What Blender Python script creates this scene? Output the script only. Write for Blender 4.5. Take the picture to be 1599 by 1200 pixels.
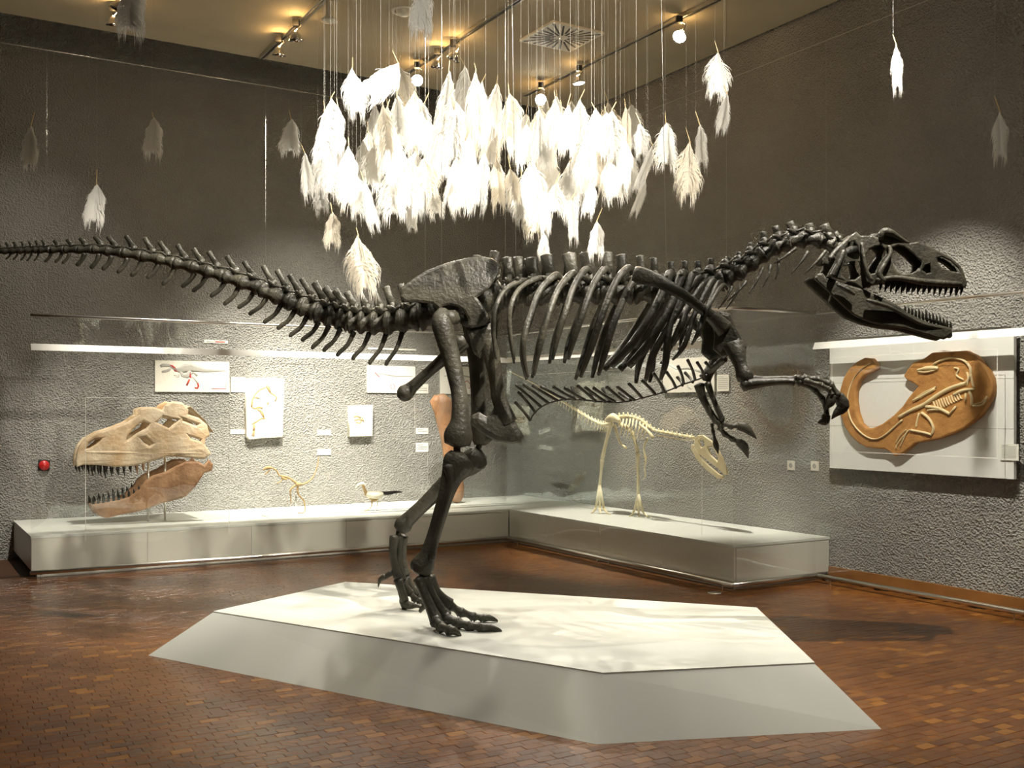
import bpy, bmesh, math, random
from mathutils import Vector, Matrix, noise
random.seed(7)
for o in list(bpy.data.objects): bpy.data.objects.remove(o)
S = bpy.context.scene
COL = S.collection
# ---------------------------------------------------------------- camera
F = 1616.0; CX = 800.0; HY = 640.0; H = 1.6          # focal length in px (1599 px frame), horizon row, eye height
cam = bpy.data.cameras.new('camera'); camo = bpy.data.objects.new('camera', cam); COL.objects.link(camo)
camo.location = (0, 0, H); camo.rotation_euler = (math.pi/2, 0, 0)
cam.sensor_width = 36; cam.lens = 36*F/1599; cam.shift_y = 40/1599; cam.shift_x = 0
cam.clip_start = .05; cam.clip_end = 100
S.camera = camo
# ---------------------------------------------------------------- world, exposure
w = bpy.data.worlds.new('world'); S.world = w; w.use_nodes = True
w.node_tree.nodes['Background'].inputs[0].default_value = (.02, .02, .022, 1)
w.node_tree.nodes['Background'].inputs[1].default_value = .3
S.view_settings.view_transform = 'Standard'; S.view_settings.look = 'None'
S.view_settings.gamma = 1; S.view_settings.use_curve_mapping = False
S.view_settings.exposure = 0.3
# ---------------------------------------------------------------- geometry of the room: p runs along the back wall, q along the right wall
CA, SA = math.cos(math.radians(30.9)), math.sin(math.radians(30.9))
def W(p, q, z): return Vector((p*CA - q*SA, p*SA + q*CA, z))
def pix(x, y, d): return Vector(((x-CX)/F*d, d, H + (HY-y)/F*d))
def onp(x, y, p): return pix(x, y, p/((x-CX)/F*CA + SA))
def onq(x, y, q): return pix(x, y, q/(-(x-CX)/F*SA + CA))
def onz(x, y, z): return pix(x, y, (H-z)*F/(y-HY))
def pq(v): return (v.x*CA + v.y*SA, -v.x*SA + v.y*CA)
WALL_Q, WALL_P, CEIL, CEIL_Q = 12.38, 7.58, 5.40, 11.0
P0, Q0 = -7.0, -5.0                                    # the walls behind the camera
# ---------------------------------------------------------------- materials
def mat(name, color, rough=.6, metal=0, noise_=None, bump=0, bscale=40, spec=.5, emit=None, estr=0, coat=0):
    m = bpy.data.materials.new(name); m.use_nodes = True
    nt = m.node_tree; b = nt.nodes['Principled BSDF']
    b.inputs['Base Color'].default_value = (*color, 1); b.inputs['Roughness'].default_value = rough
    b.inputs['Metallic'].default_value = metal
    b.inputs['Specular IOR Level'].default_value = spec
    if coat: b.inputs['Coat Weight'].default_value = coat
    if emit: b.inputs['Emission Color'].default_value = (*emit, 1); b.inputs['Emission Strength'].default_value = estr
    if noise_ or bump:
        tc = nt.nodes.new('ShaderNodeTexCoord')
    if noise_:
        c2, sc = noise_
        n = nt.nodes.new('ShaderNodeTexNoise'); n.inputs['Scale'].default_value = sc; n.inputs['Detail'].default_value = 6
        nt.links.new(tc.outputs['Object'], n.inputs['Vector'])
        r = nt.nodes.new('ShaderNodeValToRGB'); r.color_ramp.elements[0].position = .35; r.color_ramp.elements[1].position = .68
        r.color_ramp.elements[0].color = (*color, 1); r.color_ramp.elements[1].color = (*c2, 1)
        nt.links.new(n.outputs['Fac'], r.inputs[0]); nt.links.new(r.outputs[0], b.inputs['Base Color'])
    if bump:
        n2 = nt.nodes.new('ShaderNodeTexNoise'); n2.inputs['Scale'].default_value = bscale; n2.inputs['Detail'].default_value = 4
        nt.links.new(tc.outputs['Object'], n2.inputs['Vector'])
        bp = nt.nodes.new('ShaderNodeBump'); bp.inputs['Strength'].default_value = bump; bp.inputs['Distance'].default_value = .02
        nt.links.new(n2.outputs['Fac'], bp.inputs['Height']); nt.links.new(bp.outputs[0], b.inputs['Normal'])
    return m
M = {}
def plaster(name):
    m = bpy.data.materials.new(name); m.use_nodes = True; nt = m.node_tree; b = nt.nodes['Principled BSDF']
    b.inputs['Roughness'].default_value = .95; b.inputs['Specular IOR Level'].default_value = .15
    g = nt.nodes.new('ShaderNodeNewGeometry')
    n = nt.nodes.new('ShaderNodeTexNoise'); n.inputs['Scale'].default_value = 46; n.inputs['Detail'].default_value = 3; n.inputs['Roughness'].default_value = .55
    n3 = nt.nodes.new('ShaderNodeTexVoronoi'); n3.inputs['Scale'].default_value = 56
    nt.links.new(g.outputs['Position'], n.inputs['Vector']); nt.links.new(g.outputs['Position'], n3.inputs['Vector'])
    ad = nt.nodes.new('ShaderNodeMath'); ad.operation = 'ADD'
    nt.links.new(n.outputs['Fac'], ad.inputs[0]); nt.links.new(n3.outputs['Distance'], ad.inputs[1])
    bp = nt.nodes.new('ShaderNodeBump'); bp.inputs['Strength'].default_value = 1.0; bp.inputs['Distance'].default_value = .019
    nt.links.new(ad.outputs[0], bp.inputs['Height']); nt.links.new(bp.outputs[0], b.inputs['Normal'])
    n2 = nt.nodes.new('ShaderNodeTexNoise'); n2.inputs['Scale'].default_value = 1.3; n2.inputs['Detail'].default_value = 5
    nt.links.new(g.outputs['Position'], n2.inputs['Vector'])
    r = nt.nodes.new('ShaderNodeValToRGB'); r.color_ramp.elements[0].position = .3; r.color_ramp.elements[1].position = .75
    r.color_ramp.elements[0].color = (.285, .280, .256, 1); r.color_ramp.elements[1].color = (.345, .338, .31, 1)
    nt.links.new(n2.outputs['Fac'], r.inputs[0]); nt.links.new(r.outputs[0], b.inputs['Base Color'])
    return m
M['wall'] = plaster('rough_plaster')
M['ceil'] = mat('ceiling_paint', (.42, .36, .25), .8, noise_=((.38, .33, .23), 2))
M['floorbase'] = mat('floor_joint', (.06, .022, .006), .6)
def wood(name, island):
    m = bpy.data.materials.new(name); m.use_nodes = True; nt = m.node_tree; b = nt.nodes['Principled BSDF']
    b.inputs['Roughness'].default_value = .27; b.inputs['Specular IOR Level'].default_value = .5
    if island:
        src = nt.nodes.new('ShaderNodeNewGeometry').outputs['Random Per Island']
    else:
        src = nt.nodes.new('ShaderNodeObjectInfo').outputs['Random']
    r = nt.nodes.new('ShaderNodeValToRGB'); e = r.color_ramp.elements
    e[0].position = 0; e[0].color = (.105, .037, .009, 1); e[1].position = 1; e[1].color = (.26, .115, .024, 1)
    for pos, c in ((.25, (.135, .049, .0115, 1)), (.6, (.158, .060, .0135, 1)), (.9, (.185, .074, .016, 1))):
        k = e.new(pos); k.color = c
    nt.links.new(src, r.inputs[0])
    g = nt.nodes.new('ShaderNodeNewGeometry')
    mp = nt.nodes.new('ShaderNodeMapping'); mp.inputs['Rotation'].default_value = (0, 0, -math.radians(30.9)); mp.inputs['Scale'].default_value = (14, 90, 1)
    nt.links.new(g.outputs['Position'], mp.inputs['Vector'])
    n = nt.nodes.new('ShaderNodeTexNoise'); n.inputs['Scale'].default_value = 1; n.inputs['Detail'].default_value = 4
    nt.links.new(mp.outputs[0], n.inputs['Vector'])
    mx = nt.nodes.new('ShaderNodeMix'); mx.data_type = 'RGBA'; mx.blend_type = 'MULTIPLY'; mx.inputs['Factor'].default_value = .75
    r2 = nt.nodes.new('ShaderNodeValToRGB'); r2.color_ramp.elements[0].position = .3; r2.color_ramp.elements[1].position = .7
    r2.color_ramp.elements[0].color = (.66, .62, .6, 1); r2.color_ramp.elements[1].color = (1.15, 1.1, 1.0, 1)
    nt.links.new(n.outputs['Fac'], r2.inputs[0]); nt.links.new(r.outputs[0], mx.inputs['A']); nt.links.new(r2.outputs[0], mx.inputs['B'])
    nt.links.new(mx.outputs['Result'], b.inputs['Base Color'])
    bp = nt.nodes.new('ShaderNodeBump'); bp.inputs['Strength'].default_value = .12; bp.inputs['Distance'].default_value = .004
    nt.links.new(n.outputs['Fac'], bp.inputs['Height']); nt.links.new(bp.outputs[0], b.inputs['Normal'])
    return m
M['wood'] = wood('wood_block', False); M['woods'] = wood('wood_block_far', True)
M['skirt'] = mat('skirting_wood', (.30, .13, .035), .4, noise_=((.22, .09, .025), 6))
M['white'] = mat('painted_white', (.65, .67, .61), .45)
M['plinth'] = mat('plinth_lacquer', (.62, .60, .52), .3)
M['board'] = mat('board_white', (.78, .78, .74), .6)
M['steel'] = mat('brushed_steel', (.75, .73, .68), .28, 1)
M['chrome'] = mat('chrome', (.8, .8, .8), .12, 1)
M['black'] = mat('black_plastic', (.015, .015, .015), .5)
M['dark'] = mat('matt_dark', (.02, .018, .016), .8)  # own dark colour of the alarm back plate and the model's tail
M['bone'] = mat('dark_cast_bone', (.030, .028, .020), .45, noise_=((.075, .069, .049), 7), bump=.35, bscale=45)
M['tooth'] = mat('dark_tooth', (.02, .018, .013), .3)
M['ivory'] = mat('ivory_bone', (.72, .62, .36), .5, noise_=((.80, .72, .48), 10))
M['rex'] = mat('tan_fossil', (.52, .36, .20), .6, noise_=((.74, .62, .44), 5), bump=.4, bscale=30)
M['rexjaw'] = mat('brown_fossil', (.26, .13, .06), .5, noise_=((.42, .25, .13), 7), bump=.4, bscale=30)
M['thigh'] = mat('orange_brown_bone', (.42, .20, .08), .6, noise_=((.25, .15, .09), 4), bump=.4, bscale=25)
M['slab'] = mat('ochre_slab', (.50, .25, .07), .7, noise_=((.38, .17, .045), 9), bump=.6, bscale=22)
M['slabbone'] = mat('cream_fossil', (.74, .60, .34), .6)
M['plate'] = mat('limestone', (.80, .76, .64), .7, noise_=((.70, .64, .48), 8))
M['inkbrown'] = mat('fossil_brown', (.42, .29, .13), .7)
M['card'] = mat('card_white', (.80, .79, .72), .6)
M['sign'] = mat('sign_cream', (.74, .71, .62), .5)
M['grey'] = mat('print_grey', (.38, .37, .33), .6)
M['red'] = mat('print_red', (.42, .03, .02), .6)
M['redb'] = mat('red_button', (.5, .02, .02), .3)
M['quill'] = mat('quill', (.75, .58, .30), .5)
M['thread'] = mat('nylon_thread', (.55, .53, .48), .3)
M['wire'] = mat('steel_wire', (.45, .44, .40), .35, .8)
M['lamp'] = mat('lamp_glow', (1, .95, .85), .5, emit=(1, .93, .80), estr=40)
M['feath'] = None
def glassmat():
    m = bpy.data.materials.new('case_glass'); m.use_nodes = True; nt = m.node_tree; nt.nodes.clear()
    out = nt.nodes.new('ShaderNodeOutputMaterial')
    tr = nt.nodes.new('ShaderNodeBsdfTransparent'); tr.inputs[0].default_value = (.975, .985, .98, 1)
    gl = nt.nodes.new('ShaderNodeBsdfGlossy'); gl.inputs['Roughness'].default_value = .0; gl.inputs['Color'].default_value = (.9, 1, 1, 1)
    gi = nt.nodes.new('ShaderNodeNewGeometry')
    dt = nt.nodes.new('ShaderNodeVectorMath'); dt.operation = 'DOT_PRODUCT'
    nt.links.new(gi.outputs['Normal'], dt.inputs[0]); nt.links.new(gi.outputs['Incoming'], dt.inputs[1])
    def mth(op, a, b=None):
        k = nt.nodes.new('ShaderNodeMath'); k.operation = op
        for i, v in enumerate((a, b)):
            if v is None: continue
            if isinstance(v, (int, float)): k.inputs[i].default_value = v
            else: nt.links.new(v, k.inputs[i])
        return k.outputs[0]
    ab = mth('ABSOLUTE', dt.outputs['Value']); pw = mth('POWER', mth('SUBTRACT', 1.0, ab), 5.0)
    fres = mth('MINIMUM', mth('ADD', .09, mth('MULTIPLY', pw, .9)), 1.0)       # both faces of a thin pane
    g = nt.nodes.new('ShaderNodeNewGeometry')
    n = nt.nodes.new('ShaderNodeTexNoise'); n.inputs['Scale'].default_value = 2.2; n.inputs['Detail'].default_value = 1
    nt.links.new(g.outputs['Position'], n.inputs['Vector'])
    bp = nt.nodes.new('ShaderNodeBump'); bp.inputs['Strength'].default_value = .16; bp.inputs['Distance'].default_value = .05
    nt.links.new(n.outputs['Fac'], bp.inputs['Height']); nt.links.new(bp.outputs[0], gl.inputs['Normal'])
    mx = nt.nodes.new('ShaderNodeMixShader')
    nt.links.new(fres, mx.inputs[0]); nt.links.new(tr.outputs[0], mx.inputs[1]); nt.links.new(gl.outputs[0], mx.inputs[2])
    nt.links.new(mx.outputs[0], out.inputs[0])
    return m
M['glass'] = glassmat()
def feathermat(name, c):
    m = bpy.data.materials.new(name); m.use_nodes = True; nt = m.node_tree; nt.nodes.clear()
    out = nt.nodes.new('ShaderNodeOutputMaterial')
    d = nt.nodes.new('ShaderNodeBsdfDiffuse'); d.inputs[0].default_value = (*c, 1)
    t = nt.nodes.new('ShaderNodeBsdfTranslucent'); t.inputs[0].default_value = (*c, 1)
    mx = nt.nodes.new('ShaderNodeMixShader'); mx.inputs[0].default_value = .35
    nt.links.new(d.outputs[0], mx.inputs[1]); nt.links.new(t.outputs[0], mx.inputs[2]); nt.links.new(mx.outputs[0], out.inputs[0])
    return m
M['feath'] = feathermat('white_feather', (.95, .94, .90)); M['feath2'] = feathermat('cream_feather', (.90, .85, .74))
# ---------------------------------------------------------------- mesh helpers
def thing(name, label, cat, loc=(0, 0, 0), group=None, rz=0):
    o = bpy.data.objects.new(name, None); COL.objects.link(o); o.location = loc; o.rotation_euler = (0, 0, rz)
    o.empty_display_size = .1
    tag(o, label, cat, group); return o
def tag(o, label, cat, group=None):
    o['label'] = label; o['category'] = cat
    if group: o['group'] = group
    return o
def struct(o): o['kind'] = 'structure'; return o
class MB:
    def __init__(s): s.v = []; s.f = []; s.smooth = []
    def face(s, idx, sm=False): s.f.append(idx); s.smooth.append(sm)
    def quadbox(s, c):                       # 8 corners: bottom 4 (ccw), top 4
        b = len(s.v); s.v += [Vector(x) for x in c]
        for q in ((3, 2, 1, 0), (4, 5, 6, 7), (0, 1, 5, 4), (1, 2, 6, 5), (2, 3, 7, 6), (3, 0, 4, 7)): s.face([b+i for i in q])
    def pbox(s, p0, p1, q0, q1, z0, z1):     # box aligned with the walls
        s.quadbox([W(p0, q0, z0), W(p1, q0, z0), W(p1, q1, z0), W(p0, q1, z0), W(p0, q0, z1), W(p1, q0, z1), W(p1, q1, z1), W(p0, q1, z1)])
        return s
    def tube(s, pts, rad, lat=Vector((0, 1, 0)), seg=8, sm=True, caps=True):
        n = len(pts); b = len(s.v); pts = [Vector(p) for p in pts]
        for i in range(n):
            t = (pts[min(i+1, n-1)] - pts[max(i-1, 0)]).normalized()
            l = lat - t*lat.dot(t)
            if l.length < 1e-3: l = Vector((1, 0, 0)) - t*t.x
            if l.length < 1e-3: l = Vector((0, 0, 1)) - t*t.z
            l.normalize(); nn = t.cross(l)
            r = rad[i] if isinstance(rad, (list, tuple)) else rad
            ra, rb = r if isinstance(r, (list, tuple)) else (r, r)
            for k in range(seg):
                a = 2*math.pi*k/seg
                s.v.append(pts[i] + nn*(ra*math.cos(a)) + l*(rb*math.sin(a)))
        for i in range(n-1):
            for k in range(seg):
                k2 = (k+1) % seg
                s.face([b+i*seg+k, b+i*seg+k2, b+(i+1)*seg+k2, b+(i+1)*seg+k], sm)
        if caps:
            for e, i0 in ((0, b), (n-1, b+(n-1)*seg)):
                t = (pts[1]-pts[0]).normalized()*-1 if e == 0 else (pts[-1]-pts[-2]).normalized()
                r = rad[e] if isinstance(rad, (list, tuple)) else rad
                r = min(r) if isinstance(r, (list, tuple)) else r
                s.v.append(pts[e] + t*r*.45); c = len(s.v)-1
                for k in range(seg):
                    k2 = (k+1) % seg
                    s.face([i0+k2, i0+k, c] if e == 0 else [i0+k, i0+k2, c], sm)
        return s
    def ell(s, c, r, seg=10, rings=6, rot=None):
        b = len(s.v); c = Vector(c)
        if not isinstance(r, (list, tuple)): r = (r, r, r)
        for i in range(rings+1):
            th = math.pi*i/rings
            for k in range(seg):
                a = 2*math.pi*k/seg
                v = Vector((r[0]*math.sin(th)*math.cos(a), r[1]*math.sin(th)*math.sin(a), r[2]*math.cos(th)))
                if rot: v = rot @ v
                s.v.append(c+v)
        for i in range(rings):
            for k in range(seg):
                k2 = (k+1) % seg
                s.face([b+i*seg+k, b+(i+1)*seg+k, b+(i+1)*seg+k2, b+i*seg+k2], True)
        return s
    def lathe(s, prof, c, axis=Vector((0, 0, 1)), seg=16, sm=True):   # prof [(r, h)]
        axis = axis.normalized(); x = axis.orthogonal().normalized(); y = axis.cross(x); b = len(s.v); c = Vector(c)
        for r, h in prof:
            for k in range(seg):
                a = 2*math.pi*k/seg
                s.v.append(c + axis*h + x*(r*math.cos(a)) + y*(r*math.sin(a)))
        for i in range(len(prof)-1):
            for k in range(seg):
                k2 = (k+1) % seg
                s.face([b+i*seg+k, b+i*seg+k2, b+(i+1)*seg+k2, b+(i+1)*seg+k], sm)
        return s
    def poly(s, pts, thick, nrm):            # extruded flat polygon (no holes), front face first
        b = len(s.v); n = len(pts); nrm = nrm.normalized()*thick
        s.v += [Vector(p) for p in pts] + [Vector(p)+nrm for p in pts]
        s.face([b+i for i in range(n)]); s.face([b+n+i for i in reversed(range(n))])
        for i in range(n):
            j = (i+1) % n; s.face([b+j, b+i, b+n+i, b+n+j])
        return s
    def build(s, name, m, parent=None):
        me = bpy.data.meshes.new(name); off = parent_off(parent)
        me.from_pydata([(v-off)[:] for v in s.v], [], s.f); me.polygons.foreach_set('use_smooth', s.smooth); me.update()
        bm = bmesh.new(); bm.from_mesh(me); bmesh.ops.recalc_face_normals(bm, faces=bm.faces); bm.to_mesh(me); bm.free()
        return link(name, me, m, parent)
def parent_off(p):
    off = Vector((0, 0, 0))
    while p is not None: off += p.location; p = p.parent
    return off
def link(name, me, m, parent=None):
    o = bpy.data.objects.new(name, me); COL.objects.link(o); o.parent = parent
    if m is not None and len(me.materials) == 0: me.materials.append(m)
    return o
def solo(mb, name, m, label, cat, group=None):   # a thing that is one mesh
    # origin at the base of the mesh
    lo = Vector((sum(v.x for v in mb.v)/len(mb.v), sum(v.y for v in mb.v)/len(mb.v), min(v.z for v in mb.v)))
    mb.v = [v-lo for v in mb.v]; o = mb.build(name, m); o.location = lo
    return tag(o, label, cat, group)
def smooth_path(pts, n):                     # Catmull-Rom through pts, n samples per span
    out = []; P = [pts[0]] + list(pts) + [pts[-1]]
    dim = len(pts[0])
    for i in range(1, len(P)-2):
        for k in range(n):
            t = k/n; a, b, c, d = P[i-1], P[i], P[i+1], P[i+2]
            out.append(tuple(.5*((2*b[j]) + (-a[j]+c[j])*t + (2*a[j]-5*b[j]+4*c[j]-d[j])*t*t + (-a[j]+3*b[j]-3*c[j]+d[j])*t**3) for j in range(dim)))
    out.append(tuple(pts[-1])); return out
def plate(outer, holes, thick, bevel, mapf, sub=0):
    """flat outline with openings, extruded and rounded; mapf takes (x, y, depth) in the outline's own units to a point"""
    cu = bpy.data.curves.new('tmp', 'CURVE'); cu.dimensions = '2D'; cu.fill_mode = 'BOTH'
    cu.extrude = max(thick/2-bevel, .01); cu.bevel_depth = bevel; cu.bevel_resolution = 1; cu.offset = -bevel*.6
    hs = []
    for hl in holes:                                     # the rounding eats into an opening: open it by as much
        hx = sum(q[0] for q in hl)/len(hl); hy = sum(q[1] for q in hl)/len(hl); ra = sum(math.hypot(q[0]-hx, q[1]-hy) for q in hl)/len(hl); k = 1+bevel*.8/ra
        hs.append([(hx+(q[0]-hx)*k, hy+(q[1]-hy)*k) for q in hl])
    for poly in [outer]+hs:
        sp = cu.splines.new('POLY'); sp.points.add(len(poly)-1); sp.use_cyclic_u = True
        for pt, (x, y) in zip(sp.points, poly): pt.co = (x, y, 0, 1)
    ob = bpy.data.objects.new('tmp', cu); COL.objects.link(ob)
    me = bpy.data.meshes.new_from_object(ob.evaluated_get(bpy.context.evaluated_depsgraph_get()))
    bpy.data.objects.remove(ob); bpy.data.curves.remove(cu)
    bm = bmesh.new(); bm.from_mesh(me)
    bmesh.ops.remove_doubles(bm, verts=bm.verts, dist=.02)
    bmesh.ops.triangulate(bm, faces=[f for f in bm.faces if len(f.verts) > 4])
    for _ in range(sub):
        bmesh.ops.subdivide_edges(bm, edges=[e for e in bm.edges if e.calc_length() > 14], cuts=1)
        bmesh.ops.triangulate(bm, faces=[f for f in bm.faces if len(f.verts) > 4])
    mb = MB(); bm.verts.ensure_lookup_table()
    mb.v = [mapf(v.co.x, v.co.y, v.co.z) for v in bm.verts]
    for f in bm.faces: mb.face([v.index for v in f.verts], abs(f.normal.z) < .8)
    bm.free(); bpy.data.meshes.remove(me); return mb
# ---------------------------------------------------------------- spotlights on ceiling tracks (each lamp carries its own light)
def spotlight(loc, target, watts, cone, label, blend=.5, color=(1, .93, .81), radius=.03, group=None, spill=0, key=None):
    """loc: point of the reflector mouth; hangs from the track above by a bent wire"""
    loc = Vector(loc); target = Vector(target); dirv = (target-loc).normalized()
    top = Vector((loc.x, loc.y, CEIL-.045))
    root = thing('track_spotlight_offscreen' if key else 'track_spotlight', label, 'spotlight', top, group)
    mb = MB(); t = top; mb.quadbox([t+Vector(c) for c in ((-.03, -.03, -.05), (.03, -.03, -.05), (.03, .03, -.05), (-.03, .03, -.05), (-.03, -.03, .012), (.03, -.03, .012), (.03, .03, .012), (-.03, .03, .012))])
    mb.build('track_adapter', M['black'], root)
    back = loc - dirv*.085
    mid = (top+back)/2 + Vector((.05, 0, .01))
    mb = MB(); mb.tube([Vector(v) for v in smooth_path([tuple(top+Vector((0, 0, -.04))), tuple(mid), tuple(back)], 5)], .006, seg=6); mb.build('bent_arm', M['chrome'], root)
    mb = MB(); mb.lathe([(.006, -.095), (.022, -.092), (.036, -.07), (.058, -.03), (.070, 0), (.066, 0), (.05, -.03), (.018, -.07)], loc, dirv, 18); mb.build('reflector', M['chrome'], root)
    mb = MB(); mb.lathe([(.0005, -.012), (.04, -.012), (.062, -.006), (.062, -.009), (.0005, -.02)], loc, dirv, 18); mb.build(key+'_bulb_offscreen' if key else 'bulb', M['lamp'], root)
    ln = key+'_beam_offscreen' if key else 'spot_beam'
    li = bpy.data.lights.new(ln, 'SPOT'); li.energy = watts; li.spot_size = math.radians(cone); li.spot_blend = blend
    li.color = color; li.shadow_soft_size = radius
    lo = bpy.data.objects.new(ln, li); COL.objects.link(lo); lo.parent = root
    lo.location = loc + dirv*.02 - top; lo.rotation_euler = dirv.to_track_quat('-Z', 'Y').to_euler()
    if spill:                                            # halogen reflectors leak warm light backwards on to the ceiling
        sn = key+'_spill_offscreen' if key else 'back_spill'
        pl = bpy.data.lights.new(sn, 'POINT'); pl.energy = spill; pl.color = (1, .62, .25); pl.shadow_soft_size = .03
        po = bpy.data.objects.new(sn, pl); COL.objects.link(po); po.parent = root; po.location = back - dirv*.05 - top; po.location.z = min(po.location.z, -.06)
    return root
ZL = 5.17
def lampat(x, y): return onz(x, y, ZL)
def lp(p, q): return W(p, q, ZL)
G = 'spotlights on the ceiling tracks'
LB = 'chrome track spotlight with a glowing lens under the ceiling'
# over the wall case
spotlight(lampat(178, 41), W(2.1, 11.8, .6), 620, 40, 'chrome spotlight at the far left end of the ceiling, above the big tan skull', .6, group=G, spill=2.5)
spotlight(lampat(184, 14), W(.8, 12.3, 2.2), 90, 70, 'chrome spotlight just before the one above the big tan skull', .9, group=G, spill=2.5)
spotlight(lampat(436, 87), W(3.75, 12.2, .85), 1250, 42, 'end spotlight of the track over the limestone plate with a long bent fossil', .7, group=G, spill=2.5)
spotlight(lampat(463, 63), W(4.75, 12.2, .85), 1900, 40, 'second spotlight from the end of the track over the limestone plate', .7, group=G, spill=2.5)
spotlight(lampat(683, 106), W(5.5, 12.1, .7), 900, 42, 'spotlight with a hook arm on the track behind the feathers, second from its end', .6, group=G, spill=2.5)
spotlight(lampat(708, 93), W(4.2, 12.3, 1.6), 420, 56, 'spotlight on the track behind the feathers, third from its end', .8, group=G, spill=2.5)
spotlight(lampat(905, 131), W(7.05, 8.9, .5), 1100, 46, 'lone spotlight above the pale small skeleton in the corner case', .6, group=G, spill=2.5)
# lamps that shine towards the room and the dinosaur
spotlight(lampat(652, 126), pix(620, 620, 6.5), 330, 48, 'dazzling spotlight at the end of the track behind the left feathers', .5, group=G, spill=2.5)
spotlight(lampat(845, 156), pix(850, 260, 6.6), 420, 56, 'dazzling spotlight behind the middle of the feather cloud', .6, group=G, spill=2.5)
spotlight(lampat(1061, 58), pix(600, 900, 6.4), 420, 40, 'dazzling spotlight on the right-hand track, clear of the feathers', .4, group=G, spill=2.5)
# the tracks go on beyond the top of the picture; their lamps there show by the light and the shadows they give
spotlight(lampat(884, -18), pix(820, 700, 6.2), 200, 46, 'warm spotlight just above the picture, before the air diffuser', .5, color=(1, .78, .5), group=G, spill=9, key='diffuser_track')
spotlight(lp(4.95, 4.4), W(7.5, 5.8, 1.45), 1000, 36, 'spotlight over the visitors aimed at the ochre fossil panel', .6, group=G, key='fossil_panel')
spotlight(lp(4.95, 5.0), pix(1120, 960, 6.3), 220, 50, 'spotlight straight above the dinosaur head', .5, group=G, key='dinosaur_head')
spotlight(lp(1.85, 6.0), pix(850, 960, 6.4), 150, 44, 'spotlight above the dinosaur tail aimed at the pedestal', .5, group=G, key='pedestal_top')
spotlight(lp(3.4, 6.9), pix(760, 240, 6.7), 340, 60, 'spotlight straight above the feather cloud', .7, group=G, key='feather_top')
spotlight(lp(3.4, 2.6), pix(690, 300, 6.4), 1300, 38, 'spotlight over the visitors aimed at the feathers and the hips', .5, group=G, key='feather_hip')
spotlight(lp(4.95, 2.2), pix(900, 215, 6.4), 800, 36, 'spotlight over the visitors aimed at the right of the feather cloud', .6, group=G, key='feather_right')
spotlight(lp(1.85, 4.7), pix(250, 955, 7.9), 520, 54, 'spotlight over the visitors whose beam throws the tail shadow on the floor', .7, group=G, key='tail_shadow')
spotlight(lp(4.95, 3.4), pix(1400, 980, 6.8), 850, 54, 'spotlight over the visitors aimed at the wood floor by the right wall', .8, group=G, key='right_floor')
spotlight(lp(1.85, 1.8), pix(560, 1090, 5.4), 200, 60, 'spotlight over the visitors aimed at the front of the pedestal', .8, group=G, key='pedestal_front')
# ---------------------------------------------------------------- room shell
mb = MB().pbox(P0-.3, WALL_P+.3, Q0-.3, WALL_Q+.3, -.2, -.02); struct(mb.build('floor', M['floorbase'])); FLOOR = bpy.data.objects['floor']
struct(MB().pbox(P0-.3, WALL_P+.3, WALL_Q, WALL_Q+.3, -.02, 6.6).build('wall_back', M['wall']))
struct(MB().pbox(WALL_P, WALL_P+.3, Q0-.3, WALL_Q, -.02, 6.6).build('wall_right', M['wall']))
struct(MB().pbox(P0-.3, P0, Q0-.3, WALL_Q, -.02, 6.6).build('wall_left', M['wall']))
struct(MB().pbox(P0, WALL_P, Q0-.3, Q0, -.02, 6.6).build('wall_front', M['wall']))
mb = MB().pbox(P0, WALL_P-.05, Q0, CEIL_Q, CEIL, CEIL+.15); CE = struct(mb.build('ceiling', M['ceil']))
struct(MB().pbox(P0-.3, WALL_P+.3, Q0-.3, WALL_Q+.3, 6.6, 6.8).build('slot_roof_1', M['ceil']))  # unseen roof slab added to close the slot behind the ceiling edge
mb = MB().pbox(WALL_P-.022, WALL_P, Q0, 6.83, 0, .125); struct(mb.build('baseboard_right', M['skirt']))
# wood-block paving: rows run with the back wall, blocks 10 x 6 cm
BL, BW = .10, .06
def blockmesh(name, m):
    g = .0006; h = [(-BL/2+g, -BW/2+g), (BL/2-g, -BW/2+g), (BL/2-g, BW/2-g), (-BL/2+g, BW/2-g)]; c = .0009
    mb = MB(); mb.v = [Vector((x, y, -.02)) for x, y in h] + [Vector((x, y, -.002)) for x, y in h] + [Vector((x-math.copysign(c, x), y-math.copysign(c, y), 0)) for x, y in h]
    for a in (0, 4):
        for i in range(4): j = (i+1) % 4; mb.face([a+i, a+j, a+4+j, a+4+i])
    mb.face([8, 9, 10, 11]); return mb
cells = []
for r in range(int(0/BW), int(10.9/BW)):
    q = (r+.5)*BW
    for k in range(int(-4.2/BL), int(7.6/BL)):
        p = (k+.5+(.5 if r % 2 else 0) + .13*math.sin(r*2.4))*BL
        if p > WALL_P-.07: continue
        v = W(p, q, 0)
        if v.y < 3.4: continue
        x = CX+v.x/v.y*F; y = HY+H/v.y*F
        if x < -450 or x > 2050: continue
        if p > 6.5 and q > 6.95: continue           # under the case
        if q > 10.85: continue
        inview = -10 < x < 1609 and y < 1212
        cells.append((v, p, q, inview, v.y))
near = sorted([c for c in cells if c[3]], key=lambda c: c[4])[:290]
nearset = set(id(c) for c in near)
bmd = blockmesh('wood_block', None); bme = bpy.data.meshes.new('wood_block')
bme.from_pydata([v[:] for v in bmd.v], [], bmd.f); bme.materials.append(M['wood'])
RZ = math.radians(30.9)
for c in near:
    o = bpy.data.objects.new('wood_block', bme); COL.objects.link(o); o.parent = FLOOR
    o.location = (c[0].x, c[0].y, random.uniform(-.0008, .0004)); o.rotation_euler = (random.uniform(-.006, .006), random.uniform(-.004, .004), RZ+random.uniform(-.006, .006))
vs = []; fs = []
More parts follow.
